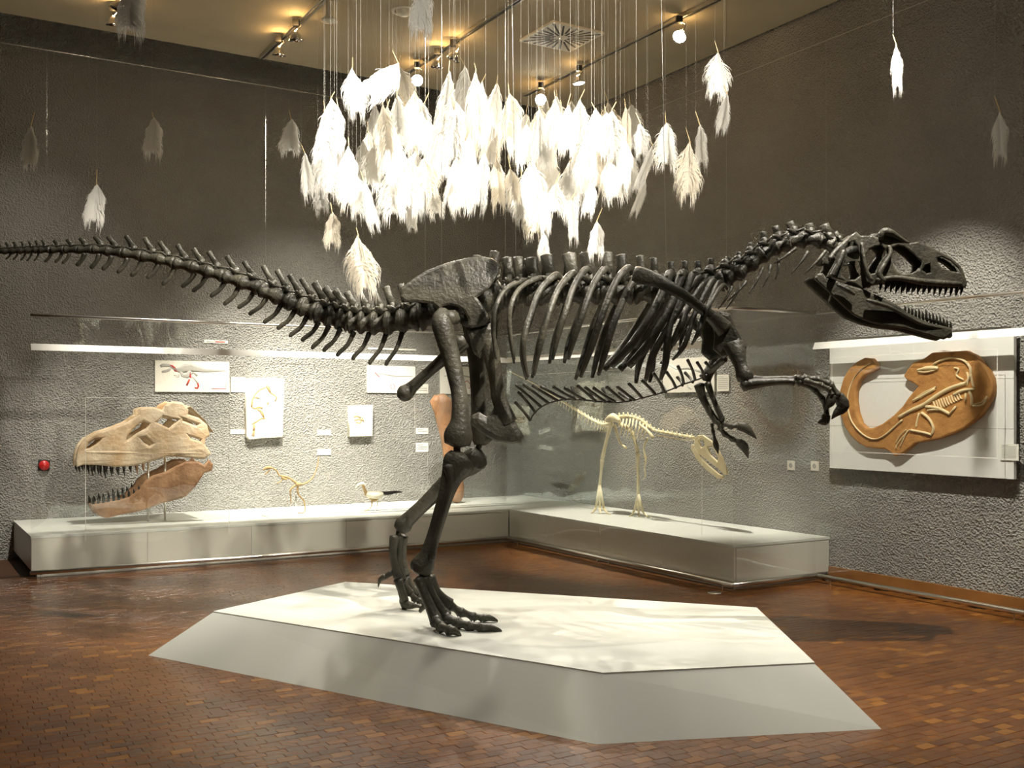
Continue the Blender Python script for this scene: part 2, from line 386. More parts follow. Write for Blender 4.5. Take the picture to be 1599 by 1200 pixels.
for c in cells:
    if id(c) in nearset: continue
    b = len(vs); R = Matrix.Rotation(RZ+random.uniform(-.006, .006), 3, 'Z') @ Matrix.Rotation(random.uniform(-.006, .006), 3, 'X')
    dz = Vector((0, 0, random.uniform(-.0008, .0004)))
    vs += [(R @ v + c[0] + dz)[:] for v in bmd.v]; fs += [[b+i for i in f] for f in bmd.f]
me = bpy.data.meshes.new('wood_paving'); me.from_pydata(vs, [], fs); o = link('wood_paving', me, M['woods'], FLOOR); o['kind'] = 'stuff'
# floor outside the paved view
mb = MB()
for (a, b_, c_, d_) in ((P0, -4.25, Q0, 12.3), (-4.2, 7.55, Q0, -.02)): mb.pbox(a, b_, c_, d_, -.021, -.003)
mb.build('plain_boards', M['skirt'], FLOOR)
# ---------------------------------------------------------------- ceiling: tracks, air diffuser, small fittings
def track(p, q0, q1, label):
    root = thing('lighting_track', label, 'track', W(p, (q0+q1)/2, CEIL-.035))
    MB().pbox(p-.028, p-.010, q0, q1, CEIL-.036, CEIL+.001).build('track_rail', M['steel'], root)
    MB().pbox(p+.010, p+.028, q0, q1, CEIL-.036, CEIL+.001).build('track_rail', M['steel'], root)
    MB().pbox(p-.010, p+.010, q0, q1, CEIL-.020, CEIL+.001).build('track_slot', M['black'], root)
track(3.40, 1.0, 10.92, 'steel lighting track with two lamps near the limestone plate')
track(4.95, 1.0, 10.55, 'steel lighting track running behind the left of the feather cloud')
track(6.52, 1.0, 10.6, 'steel lighting track close to the right wall')
track(1.85, 1.0, 10.6, 'steel lighting track over the big tan skull')
track(.30, 1.0, 10.6, 'steel lighting track over the tail end')
root = thing('air_diffuser', 'square cream ceiling air diffuser with radial slots', 'vent', W(5.83, 8.76, CEIL-.02))
mb = MB().pbox(5.52, 6.14, 8.45, 9.07, CEIL-.022, CEIL); mb.build('plate', M['sign'], root)
for k in range(24):
    a = 2*math.pi*k/24; mb = MB()
    rmax = min(.28/max(abs(math.cos(a)), 1e-3), .28/max(abs(math.sin(a)), 1e-3)); r0 = .07 if k % 2 == 0 else .12
    ca, sa = math.cos(a), math.sin(a); w = .010
    def pt(r, o, z): return W(5.83+r*ca-o*sa, 8.76+r*sa+o*ca, z)
    mb.quadbox([pt(r0, -w, CEIL-.0245), pt(rmax, -w, CEIL-.0245), pt(rmax, w, CEIL-.0245), pt(r0, w, CEIL-.0245), pt(r0, -w, CEIL-.021), pt(rmax, -w, CEIL-.021), pt(rmax, w, CEIL-.021), pt(r0, w, CEIL-.021)])
    mb.build('slot', M['black'], root)
mb = MB().lathe([(.0005, -.035), (.03, -.03), (.04, -.022)], W(5.83, 8.76, CEIL), seg=16); mb.build('hub', M['sign'], root)
c = onz(631, 17, CEIL)
root = thing('smoke_detector', 'small round white smoke detector on the ceiling', 'detector', c+Vector((0, 0, -.04)))
MB().lathe([(.0005, -.045), (.05, -.042), (.075, -.02), (.08, 0)], c, seg=20).build('cover', M['sign'], root)
MB().lathe([(.09, -.008), (.12, -.006), (.125, .001)], c, seg=20).build('mounting_ring', M['sign'], root)
c = onz(514, 2, CEIL)
root = thing('ceiling_fitting', 'unlit white ceiling fitting with flared foot and tube stem', 'fitting', c+Vector((0, 0, -.2)))
MB().lathe([(.028, 0), (.028, -.13)], c, seg=14).build('stem', M['sign'], root)
MB().lathe([(.028, -.12), (.034, -.135), (.075, -.175), (.078, -.185), (.0005, -.187)], c, seg=18).build('flared_foot', M['sign'], root)
# ---------------------------------------------------------------- plinths of the corner case
PT = .40
def plinth(name, label, p0, p1, q0, q1, front, cuts):
    root = thing(name, label, 'plinth', W((p0+p1)/2, (q0+q1)/2, 0))
    MB().pbox(p0+.06, p1, q0+.06, q1, 0, .09).build('recessed_base', M['plinth'], root)
    MB().pbox(p0-.0, p1, q0-.0, q1, PT-.022, PT).build('top_board', M['white'], root)
    g = .0015
    for a, b_ in zip(cuts[:-1], cuts[1:]):
        if front == 'q': MB().pbox(a+g, b_-g, q0+.004, q0+.024, .075, PT-.024).build('front_panel', M['plinth'], root)
        else: MB().pbox(p0+.004, p0+.024, a+g, b_-g, .075, PT-.024).build('front_panel', M['plinth'], root)
    return root
r1 = plinth('display_plinth', 'long low cream plinth along the back wall under the big tan skull', 1.12, WALL_P-.005, 10.72, WALL_Q-.005, 'q', [1.124, 2.18, 3.23, 4.29, 5.35, 6.37])
MB().pbox(1.124, 1.144, 10.75, WALL_Q-.01, .075, PT-.024).build('end_panel', M['plinth'], r1)
r2 = plinth('display_plinth', 'low cream plinth along the right wall under the pale small skeleton', 6.37, WALL_P-.005, 6.83, 10.715, 'p', [6.834, 7.82, 8.85, 9.87, 10.71])
MB().pbox(6.40, WALL_P-.01, 6.834, 6.854, .075, PT-.024).build('end_panel', M['plinth'], r2)
# ---------------------------------------------------------------- hanging glass screens: pane by pane with top rail, white band and foot tube
ZT, ZB = 2.49, 2.19
def screen(label, axis, c, a0, a1, cuts, band=True, wires=(), pins=(), wtop=5.0, b1=None):
    """axis 'q': plane q=c running along p from a0 to a1; axis 'p': plane p=c running along q"""
    def B(mb, u0, u1, w0, w1, z0, z1):
        return mb.pbox(u0, u1, c+w0, c+w1, z0, z1) if axis == 'q' else mb.pbox(c+w0, c+w1, u0, u1, z0, z1)
    def Pt(u, z, w=0): return W(u, c+w, z) if axis == 'q' else W(c+w, u, z)
    root = thing('glass_screen', label, 'glass screen', Pt((a0+a1)/2, 0), 'glass screens in front of the exhibits')
    for a, b_ in zip(cuts[:-1], cuts[1:]):
        mb = MB(); v = [Pt(a+.002, .075), Pt(b_-.002, .075), Pt(b_-.002, ZT), Pt(a+.002, ZT)]; mb.v = v; mb.face([0, 1, 2, 3]); mb.build('glass_pane', M['glass'], root)
    mb = MB(); mb.tube([Pt(a0, ZT), Pt(a1, ZT)], .014, seg=10); mb.build('top_rail', M['steel'], root)
    mb = MB(); mb.tube([Pt(a0, .065), Pt(a1, .065)], .021, seg=12); mb.build('foot_tube', M['steel'], root)
    if band:                                             # a white strip, tipped up a little
        mb = MB(); f0, f1 = -.045, -.006; e1 = b1 or a1
        mb.quadbox([Pt(a0, ZB-.034, f0), Pt(e1, ZB-.034, f0), Pt(e1, ZB-.034, f0+.012), Pt(a0, ZB-.034, f0+.012), Pt(a0, ZB+.030, f1-.012), Pt(e1, ZB+.030, f1-.012), Pt(e1, ZB+.030, f1), Pt(a0, ZB+.030, f1)]); mb.build('white_band', M['board'], root)
    for u in wires:
        mb = MB(); mb.tube([Pt(u, ZT), Pt(u, wtop)], .0014, seg=5); mb.build('hanging_wire', M['wire'], root)
    for u in pins:
        mb = MB(); mb.tube([Pt(u, 0), Pt(u, .05)], .004, seg=6); mb.build('foot_pin', M['steel'], root)
    return root, Pt
cL = [1.11, 2.16, 3.22, 4.27, 5.31, 6.30]
gs1, PL = screen('glass screen in front of the back wall, before the big tan skull', 'q', 10.65, 1.11, 6.30, cL, wires=(1.25, 3.36, 5.9), pins=(1.2, 3.1, 4.3, 5.3, 6.2), b1=6.272)
gs2, PR = screen('glass screen along the right-hand plinth, before the pale small skeleton', 'p', 6.30, 6.77, 10.65, [6.77, 7.82, 8.85, 9.87, 10.65], wires=(6.85, 10.5), pins=(6.9, 8.6, 8.8, 10.4), wtop=CEIL, b1=10.622)
gs3, PE = screen('short glass screen closing the end of the right-hand plinth', 'q', 6.77, 6.30, 7.33, [6.30, 7.33], band=False)
gs4, PW = screen('glass screen in front of the ochre fossil panel', 'p', 7.33, 3.6, 6.77, [3.6, 4.65, 5.7, 6.77], wires=(6.65, 4.2), pins=(6.6, 4.8), wtop=4.98)
# taut cables that carry the screens
def cable(label, a, b_): return solo(MB().tube([a, b_], .0035, seg=6), 'taut_cable', M['wire'], label, 'cable')
cable('taut steel cable high along the back wall', W(P0, 10.65, 5.0), W(WALL_P, 10.65, 5.0))
cable('taut steel cable high along the right wall', W(7.33, Q0, 4.98), W(7.33, WALL_Q, 4.98))
# thin white outlines drawn on the glass
def outline(root, Pt, fn, c, x0, y0, x1, y1, sides='tlbr'):
    a = fn(x0, y0, c); b_ = fn(x1, y1, c); pa, qa = pq(a); pb, qb = pq(b_)
    ua, ub = (pa, pb) if fn is onq else (qa, qb); t = .0022; w = -.0035
    za, zb = a.z, b_.z; mb = MB()
    def seg(u0, z0, u1, z1):
        if abs(u1-u0) < 1e-6: pts = [Pt(u0-t, z0, w), Pt(u0+t, z0, w), Pt(u0+t, z1, w), Pt(u0-t, z1, w)]
        else: pts = [Pt(u0, z0-t, w), Pt(u1, z0-t, w), Pt(u1, z0+t, w), Pt(u0, z0+t, w)]
        b = len(mb.v); mb.v += pts; mb.face([b, b+1, b+2, b+3])
    if 't' in sides: seg(ua, za, ub, za)
    if 'b' in sides: seg(ua, zb, ub, zb)
    if 'l' in sides: seg(ua, za, ua, zb)
    if 'r' in sides: seg(ub, za, ub, zb)
    mb.build('white_outline', M['card'], root)
outline(gs1, PL, onq, 10.65, 134, 621, 358, 832, 'tlr')
outline(gs1, PL, onq, 10.65, 422, 568, 492, 681, 'tbr')
outline(gs1, PL, onq, 10.65, 600, 623, 648, 679, 'tbr')
outline(gs1, PL, onq, 10.65, 422, 713, 668, 790, 'tr')
outline(gs2, PR, onp, 6.30, 819, 586, 1000, 586, 't')
outline(gs2, PR, onp, 6.30, 1097, 560, 1097.5, 836, 'l')
outline(gs4, PW, onp, 7.33, 1300, 559, 1558, 716, 'tlbr')
# ---------------------------------------------------------------- pedestal of the dinosaur
PH = .28
top = [onz(x, y, PH) for x, y in ((333, 955), (942, 1051), (1273, 1035), (1182, 949), (540, 909))]
bot = [onz(232, 1024, 0), onz(932, 1163, 0), onz(1377, 1139, 0)]
cen = sum(top, Vector())/5
for i in (3, 4):
    d = (top[i]-cen); d.z = 0; v = top[i] + d.normalized()*.30; v.z = 0; bot.append(v)
ped = thing('pedestal', 'low white faceted pedestal carrying the dinosaur skeleton', 'pedestal', (cen.x, cen.y, 0))
mb = MB(); lip = Vector((0, 0, -.006)); inner = [cen + (v-cen)*1.0 for v in top]
mb.v = [v.copy() for v in top] + [v+Vector((0, 0, -.02)) for v in top]
mb.face([0, 1, 2, 3, 4])
for i in range(5): j = (i+1) % 5; mb.face([i, 5+i, 5+j, j])
mb.build('top_plate', M['white'], ped)
for i in range(5):
    j = (i+1) % 5; mb = MB(); e = Vector((0, 0, -.008))
    o_ = (cen-(top[i]+top[j])/2); o_.z = 0; o_.normalize()
    a, b_, c_, d_ = top[i]+e, top[j]+e, bot[j], bot[i]
    mb.v = [a, b_, c_, d_, a+o_*.02, b_+o_*.02, c_+o_*.02, d_+o_*.02]
    for q in ((0, 1, 2, 3), (7, 6, 5, 4), (0, 4, 5, 1), (1, 5, 6, 2), (2, 6, 7, 3), (3, 7, 4, 0)): mb.face(list(q))
    mb.build('sloping_side', M['white'], ped)
# small things on floor and wall
c = onz(1117, 926, 0)
root = thing('floor_socket', 'small round metal floor socket by the corner of the plinth', 'socket', c)
MB().lathe([(.0005, .006), (.05, .006), (.062, .003), (.064, -.004)], c, seg=20).build('lid', M['steel'], root)
MB().lathe([(.025, .0065), (.028, .0085), (.031, .0065)], c, seg=16).build('lid_ring', M['wire'], root)
c = onq(69, 727, WALL_Q)
root = thing('alarm_button', 'round red alarm button on the back wall left of the tan skull', 'button', c)
n_ = W(0, -1, 0)
MB().lathe([(.085, 0), (.085, .01), (.06, .014)], c, n_, 4, False).build('back_plate', M['dark'], root)
MB().lathe([(.055, .005), (.055, .03), (.045, .045), (.0005, .05)], c, n_, 16).build('red_knob', M['redb'], root)
for x, y, l in ((1236.5, 727, 'small square wall socket farther from the ochre fossil panel'), (1273.5, 728, 'small square wall socket right beside the ochre fossil panel')):
    c = onp(x, y, WALL_P); n_ = W(-1, 0, 0); pw, qw = pq(c)
    root = thing('wall_socket', l, 'socket', c, 'wall sockets')
    MB().pbox(WALL_P-.012, WALL_P, qw-.045, qw+.045, c.z-.045, c.z+.045).build('cover_plate', M['sign'], root)
    MB().lathe([(.0005, .013), (.018, .013), (.022, .0155), (.024, .012)], c, n_, 14).build('insert', M['grey'], root)
# ================================================================ the big dinosaur skeleton
YM = 6.55                                                # distance of its midline; it walks across the view
MPP = YM/F                                               # metres per photo pixel on the midline
LAT = Vector((0, 1, 0))
DINO = thing('dinosaur_skeleton', 'dark mounted skeleton of a large meat-eating dinosaur striding across the white pedestal', 'skeleton', (-.35, YM, PH))
def D(x, y, l=0): return pix(x, y, YM+l)
def mir(v): return Vector((v.x, 2*YM-v.y, v.z))
def bone(name, pts, rad, l=0, m='bone', parent=None, seg=9, mirror=False, n=4, flat=1.0):
    """pts [(x, y[, lateral])] in photo pixels, rad in pixels; smoothed"""
    P = [(p[0], p[1], (p[2] if len(p) > 2 else l), r[0] if isinstance(r, tuple) else r, r[1] if isinstance(r, tuple) else r*flat) for p, r in zip(pts, rad)]
    P = smooth_path(P, n)
    mb = MB(); V = [D(a[0], a[1], a[2]) for a in P]
    if mirror: V = [mir(v) for v in V]
    mb.tube(V, [(max(a[3], .3)*MPP, max(a[4], .3)*MPP) for a in P], LAT, seg)
    if name is None: return mb
    return mb.build(name, M[m], parent or DINO)
def merge(*mbs):
    o = MB()
    for m in mbs:
        b = len(o.v); o.v += m.v; o.f += [[i+b for i in f] for f in m.f]; o.smooth += m.smooth
    return o
# ---- vertebral column: one object for every vertebra
def vertebra(x, y, ax, r, ln, spine=None, sw=5, trans=0, m='bone', name='vertebra', aw=.34):
    """x,y centre of the body (px); ax unit axis (px); r body radius; ln length; spine = tip (x,y)"""
    mb = MB(); ux, uy = ax
    prof = ((-.50, 1.0), (-.36, .98), (-.12, .74), (.12, .74), (.36, .98), (.50, 1.0))
    mb.tube([D(x+ux*ln*t, y+uy*ln*t) for t, s in prof], [r*s*MPP for t, s in prof], LAT, 10)
    nx, ny = uy, -ux
    if ny > 0: nx, ny = -nx, -ny                         # towards the back
    if True:
        bx, by = x+nx*r*.9, y+ny*r*.9
        mb.tube([D(x+nx*r*.5, y+ny*r*.5), D(x+nx*r*1.5, y+ny*r*1.5)], [(ln*aw*MPP, r*.55*MPP), (ln*aw*.8*MPP, r*.40*MPP)], LAT, 8)
        for sg in (-1, 1):                               # joint processes fore and aft
            mb.tube([D(bx, by, sg*r*.3*MPP), D(bx+ux*ln*.68*1+nx*r*.35, by+uy*ln*.68+ny*r*.35, sg*r*.42*MPP)], [r*.17*MPP, r*.09*MPP], LAT, 6)
            mb.tube([D(bx, by, sg*r*.3*MPP), D(bx-ux*ln*.62+nx*r*.2, by-uy*ln*.62+ny*r*.2, sg*r*.36*MPP)], [r*.15*MPP, r*.08*MPP], LAT, 6)
    if trans:
        for sg in (-1, 1):
            mb.tube([D(x+nx*r*.9, y+ny*r*.9, sg*r*.4*MPP), D(x+nx*r*1.1-ux*ln*.15, y+ny*r*1.1-uy*ln*.15, sg*trans*.6*MPP), D(x+nx*r*1.25-ux*ln*.35, y+ny*r*1.25-uy*ln*.35, sg*trans*MPP)],
                    [(r*.30*MPP, r*.2*MPP), (r*.22*MPP, r*.2*MPP), (r*.16*MPP, r*.12*MPP)], LAT, 6)
    if spine:
        sx, sy = spine; bx, by = x+nx*r*1.1, y+ny*r*1.1; mxp, myp = (bx*.45+sx*.55), (by*.45+sy*.55)
        bw = max(sw*1.5, ln*aw*.9)
        mb.tube([D(bx, by), D(mxp, myp), D(sx*.93+mxp*.07, sy*.93+myp*.07), D(sx, sy)], [(bw*MPP, sw*.55*MPP), (sw*.95*MPP, sw*.42*MPP), (sw*1.05*MPP, sw*.5*MPP), (sw*.9*MPP, sw*.42*MPP)], LAT, 8)
    o = mb.build(name, M[m], DINO)
    return o
# tail
tail_c = [(-30, 393), (0, 393), (50, 391), (100, 390), (150, 390), (200, 396), (250, 405), (300, 417), (350, 431), (400, 448), (450, 470), (500, 490), (550, 503), (600, 505), (650, 498), (690, 487)]
tail_r = [4.6, 5, 5.6, 6.5, 7.5, 9, 9.6, 10.5, 11.5, 12.6, 14.6, 17, 18.5, 19.5, 20.5, 21]
def interp(x):
    for (a, ra), (b_, rb) in zip(zip(tail_c, tail_r), list(zip(tail_c, tail_r))[1:]):
        if a[0] <= x <= b_[0]:
            t = (x-a[0])/(b_[0]-a[0]); return a[1]+(b_[1]-a[1])*t, ra+(rb-ra)*t
    return tail_c[-1][1], tail_r[-1]
tips = [(-2, 380), (10, 379), (22, 378), (34, 377.5), (46, 377), (56, 376), (66, 375), (85, 375), (105, 374), (126, 371.5), (148, 369), (169, 369), (197, 368), (226, 371.5), (249.5, 378), (277, 382), (302, 388), (326, 393), (354.6, 400), (381, 408), (411, 415.5), (432.5, 422), (452, 429), (470.6, 435), (491, 441), (508, 449), (523, 453.5), (541.5, 456), (560, 456), (581, 450.4), (603, 447.8), (625.6, 444)]
chev = [(10, 405), (21, 406), (33, 407), (43, 408), (54, 408), (71, 409.6), (87, 410.4), (98.5, 412), (121, 415.6), (143, 419.6), (161.5, 422), (185, 426.7), (206, 432), (231, 435), (255, 445.6), (285, 449), (302, 456), (330, 464), (351, 476.6), (373, 482), (390, 492), (413, 505), (434, 514.5), (453.5, 526), (472, 533), (488, 545), (506, 549), (527, 556.5), (551, 562), (577.5, 569), (603, 571)]
for i, (sx, sy) in enumerate(tips):
    nx_ = tips[i+1][0] if i+1 < len(tips) else sx+24
    pv = tips[i-1][0] if i else sx-12
    ln = (nx_-pv)/2; cx = sx + 4 + 6*max(0, min(1, (sx-50)/110)) + 4*max(0, min(1, (sx-440)/60))
    cy, r = interp(cx); y1, _ = interp(cx+6); y0, _ = interp(cx-6); L = math.hypot(12, y1-y0)
    o = vertebra(cx, cy, (12/L, (y1-y0)/L), r, ln*1.03, (sx, sy), 2.2 if sx < 70 else (3.2 if sx < 120 else (4.0 if sx < 490 else 5.5)), trans=(0 if sx < 330 else (r*1.5 if sx < 480 else r*2.4)), aw=.22)
for i, (tx, ty) in enumerate(chev):
    dx = 26 if tx > 380 else (7 if tx < 60 else 9+ (tx-60)*.045)
    topx = tx+dx; cy, r = interp(min(topx, 688)); topy = cy+r*.85
    s = .45 if tx < 60 else (.7 if tx < 120 else 1)
    k = .33 if tx > 380 else .25
    bone('chevron', [(topx, topy), (topx-dx*.35, topy+(ty-topy)*.5), (tx+dx*.12, ty-(ty-topy)*.14), (tx, ty)], [4.4*s, 3.4*s, 3.6*s, 2.6*s], seg=7, n=3)
# sacral and back vertebrae
back_sp = [(640, 441, 7), (792, 402, 8), (809, 401.5, 8), (828.5, 403, 10), (853.5, 398, 9.5), (889, 395.8, 10.5), (916.5, 394.5, 10.5), (946.7, 394.5, 10), (970, 398, 8), (1000, 399.5, 6), (1021, 403, 6), (1048, 409, 5), (1069.6, 408, 5), (1090, 408, 5), (1111, 404, 5), (1139, 402, 5)]
back_c = [(690, 482), (720, 474), (760, 464), (800, 460), (850, 458), (900, 457), (950, 457), (1000, 456), (1050, 452), (1100, 444), (1130, 436), (1150, 425), (1172, 409), (1192, 394), (1212, 383), (1240, 376), (1270, 374), (1300, 384), (1316, 392)]
def bc(x):
    for a, b_ in zip(back_c, back_c[1:]):
        if a[0] <= x <= b_[0]: t = (x-a[0])/(b_[0]-a[0]); return a[1]+(b_[1]-a[1])*t
    return back_c[-1][1]
for k, x in enumerate((668, 694, 720, 746, 770)):          # sacrum, hidden between the hip blades
    cy = bc(x) if x >= 690 else 492
    vertebra(x, cy, (.97, -.2), 24, 26, (x-8+k*3, cy-62-k*2), 8, trans=30)
xs = [t[0] for t in back_sp[1:]]
for i, (sx, sy, sw) in enumerate(back_sp[1:]):
    cx = sx+ (6 if sx < 900 else 4); nx_ = xs[i+1] if i+1 < len(xs) else sx+20; pv = xs[i-1] if i else sx-20
    ln = min(max((nx_-pv)/2, 17), 31); cy = bc(cx); y1, y0 = bc(cx+6), bc(cx-6); L = math.hypot(12, y1-y0)
    vertebra(cx, cy, (12/L, (y1-y0)/L), 20 if sx < 1040 else 17, ln*.98, (sx, sy), sw, trans=38 if sx < 1090 else 26)
neck = [(1154.5, 394, 5), (1173, 379, 5), (1192.6, 362, 5.5), (1211, 353, 6), (1233, 347, 7), (1262, 350, 8), (1287, 351, 8)]
for i, (sx, sy, sw) in enumerate(neck):
    cx = sx+(9 if i < 5 else 4); cy = bc(cx)+(3 if i < 4 else 0); y1, y0 = bc(cx+8), bc(cx-8); L = math.hypot(16, y1-y0)
    vertebra(cx, cy, (16/L, (y1-y0)/L), 14.5 if i < 5 else 12, 24 if i < 4 else 27, (sx, sy), sw, trans=24)
vertebra(1306, 384, (.9, .43), 11, 17, (1303, 364), 6, trans=16)
# neck ribs
for a, b_ in (((1192, 418), (1170, 459)), ((1204, 414), (1191, 449)), ((1216, 404), (1211, 437)), ((1243, 388), (1209, 412)), ((1262, 393), (1236, 428)), ((1290, 392), (1257, 428)), ((1166, 440), (1136, 471)), ((1156, 448), (1134, 483)), ((1144, 448), (1122, 483))):
    for sg in (-1, 1):
        bone('neck_rib', [(a[0], a[1], sg*.05), ((a[0]*.45+b_[0]*.55)+3, a[1]*.5+b_[1]*.5, sg*.075), (b_[0], b_[1], sg*.07)], [3.2, 2.0, .8], seg=6, n=4)
# trunk ribs (both sides)
ribs = [([(818, 438), (790, 452), (774, 482), (771, 517), (775, 561)], 3.2), ([(844, 434), (815, 448), (800, 472), (796, 506), (803.6, 562)], 3.2),
        ([(868, 430), (844, 453), (831, 485), (819, 525), (818, 555), (824.6, 589)], 4.2), ([(894, 427), (873, 451), (857, 490), (844, 537), (834, 586)], 4.2),
        ([(915, 421), (897, 446), (884, 485), (873, 519), (863, 562)], 4.2), ([(944, 421), (926, 446), (912, 485), (897, 527), (888, 561)], 4.4),
        ([(981, 419), (962, 440), (941, 490), (926, 537), (907, 589)], 4.6), ([(1005, 425), (984, 447), (960, 502), (946, 548), (935, 586)], 4.6),
        ([(1046, 428), (1032, 462), (1012, 500), (985, 540), (955, 572)], 5.4), ([(1066, 428), (1051, 470), (1033, 505), (1010, 541), (982, 572)], 5.6),
        ([(1082, 430), (1062, 480), (1034, 528), (1018, 560), (1008.7, 595)], 4.8), ([(1090, 436), (1056, 480), (1044, 524), (1040, 566), (1032, 593)], 4.6),
        ([(1102, 440), (1076, 478), (1064, 516), (1052, 540)], 3.4), ([(1112, 440), (1086, 490), (1069, 540), (1051, 562)], 3.4),
        ([(1122, 442), (1100, 490), (1090, 521), (1081, 538)], 3.0), ([(1128, 446), (1106, 482), (1093, 525)], 2.6)]
for pts, r in ribs:
    n_ = len(pts); P = []; R = []
    for i, (x, y) in enumerate(pts):
        t = i/(n_-1); lat = .10+.23*math.sin(min(t*1.35, 1)*math.pi/2)*(1-.35*max(0, t-.6)/.4)
        P.append((x, y, -lat)); R.append((r*(1.35 if i == 0 else (1.15 if t < .8 else .95)), r*.75))
    R[-1] = (r*(1.0 if r > 5 else .6), r*.6)
    P.insert(0, (pts[0][0]+8, pts[0][1]+6, -.05)); R.insert(0, (r*.9, r*.7))
    bone('rib', P, R, seg=8); bone('rib', P, R, seg=8, mirror=True)
# belly ribs on their cord
cord = [(827.5, 657.6), (835, 645.6), (845.6, 635.8), (857.6, 629.8), (871, 626), (884.6, 623.8), (899.6, 623.8), (914.6, 625), (931, 627), (946, 627.6), (961, 628.5), (977, 627.6), (992, 624.6), (1016, 618.5), (1043, 610.6), (1069, 600), (1095, 591), (1114, 580)]
bone('belly_cord', [(x, y, -.02) for x, y in cord], [1.3]*len(cord), seg=6)
gas = [((829, 657), (805, 628), -.06), ((837, 645), (810, 612), -.08), ((846, 636), (806, 601), -.1), ((857, 630), (818, 600), -.12), ((871, 626), (832, 602), -.13), ((884, 624), (845, 604), -.12), ((899, 624), (864, 604), -.12), ((914, 625), (882, 606), -.12), ((931, 627), (902, 602), -.13), ((946, 628), (914, 605), -.14), ((961, 628), (927, 606), -.14), ((975, 627), (947, 604), -.15), ((991, 625), (964, 604), -.15), ((1003, 622), (982, 599), -.15), ((1024, 616), (1003, 594), -.14), ((1038, 612), (1021, 583), -.14), ((1056, 606), (1041, 581), -.13), ((1068, 600), (1059, 572), -.13), ((1086, 594), (1074, 562), -.12), ((1100, 588), (1089, 566), -.12), ((1114, 581), (1102, 566), -.1),
       ((930, 627), (921, 611), .1), ((952, 628), (941, 607), .12), ((985, 625), (967, 613), .13), ((1040, 612), (1031, 598), .13), ((1066, 602), (1058, 589), .13), ((1082, 597), (1070, 582), .12), ((895, 624), (893, 604), .1)]
for a, b_, l in gas:
    mx_, my_ = (a[0]*.45+b_[0]*.55)+2.5, (a[1]*.45+b_[1]*.55)+2
    bone('belly_rib', [(a[0], a[1], -.02), (mx_, my_, l*.6), (b_[0], b_[1], l)], [2.6, 2.2, 2.7], seg=6, n=4)
# ---- hips
def zpx(zs, ox, oy, sc): return [(ox+x/sc, oy+y/sc) for x, y in zs]
il = zpx([(105, 270), (180, 215), (260, 165), (380, 120), (500, 92), (580, 85), (640, 95), (685, 125), (680, 165), (655, 215), (620, 268), (570, 305), (545, 320), (565, 350), (592, 392), (628, 452), (592, 482), (520, 500), (502, 490), (508, 455), (480, 402), (440, 372), (390, 362), (350, 372), (328, 388), (290, 355), (200, 345), (130, 345), (104, 322)], 600, 380, 3.807)
ic = (sum(p[0] for p in il)/len(il), sum(p[1] for p in il)/len(il))
def ilmap(side):
    def f(x, y, z):
        bul = .03*math.exp(-((y-470)/38)**2) - .035*max(0, (440-y)/60) + .02*math.cos((x-ic[0])/60)
        v = pix(x, y, YM-.155-bul + z*MPP)
        return v if side < 0 else mir(v)
    return f
for sd in (-1, 1): plate(il, [], 12, 4, ilmap(sd), 2).build('ilium', M['bone'], DINO)
for sd in (0, 1):
    mr = bool(sd)
    bone('ischium', [(722, 530, -.14), (700, 552, -.11), (672, 578, -.05), (645, 603, -.03), (632, 614, -.03), (624, 618, -.03)], [11, 9, 7.5, 9, 13, 9], mirror=mr)
    bone('pubis_shaft', [(752, 512, -.14), (765, 545, -.13), (774, 590, -.08), (780, 625, -.04), (795, 660, -.03)], [(17, 9), (14, 8), (11, 8), (12, 8), (14, 9)], mirror=mr)
    plate(zpx([(500, 515), (620, 495), (638, 510), (600, 590), (560, 660), (535, 640), (520, 580)], 600, 380, 3.807), [], 18, 5, (lambda s: (lambda x, y, z: (pix(x, y, YM-.14+z*MPP) if not s else mir(pix(x, y, YM-.14+z*MPP)))))(mr), 1).build('hip_socket_bone', M['bone'], DINO)
boot = zpx([(580, 40), (610, 25), (650, 50), (680, 30), (720, -60), (735, -60), (760, 20), (800, 90), (826, 135), (815, 155), (780, 160), (700, 150), (630, 110), (590, 75)], 560, 640, 3.243)
plate(boot, [], 26, 9, lambda x, y, z: pix(x, y, YM+z*MPP), 1).build('pubic_boot', M['bone'], DINO)
# ---- legs
# near leg
bone('femur', [(693, 489, -.20), (690, 503, -.24), (696, 528, -.25), (704, 556, -.25), (712, 590, -.25), (718, 620, -.26), (719, 655, -.27), (716, 678, -.27), (714, 694, -.27)], [(11, 12), (16, 14), (15.5, 13), (14, 12), (12.5, 12), (12.5, 12), (14.5, 14), (22, 17), (20, 15)])
bone('femur_head', [(700, 497, -.25), (708, 496, -.17), (712, 497, -.12)], [12, 12, 10])
bone('knee_rod', [(713, 690, -.27), (716, 722, -.27)], [5.5, 5.5])
bone('tibia', [(722, 713, -.27), (716, 724, -.27), (706, 745, -.27), (697, 772, -.27), (687, 805, -.27), (678, 835, -.27), (668, 865, -.28), (660, 884, -.28), (656, 894, -.28)], [(20, 14), (25, 15), (17, 13), (12.5, 11), (11, 10), (10.5, 10), (12, 11), (19, 15), (15, 13)])
bone('tibia_crest', [(733, 712, -.26), (748, 722, -.25), (755, 730, -.25)], [(15, 9), (13, 8), (8, 6)])
bone('fibula', [(700, 728, -.31), (704, 755, -.32), (693, 800, -.32), (682, 840, -.32), (675, 872, -.32)], [9, 5.5, 4.2, 4.2, 6])
bone('ankle_rod', [(658, 890, -.28), (661, 908, -.28)], [5, 5])
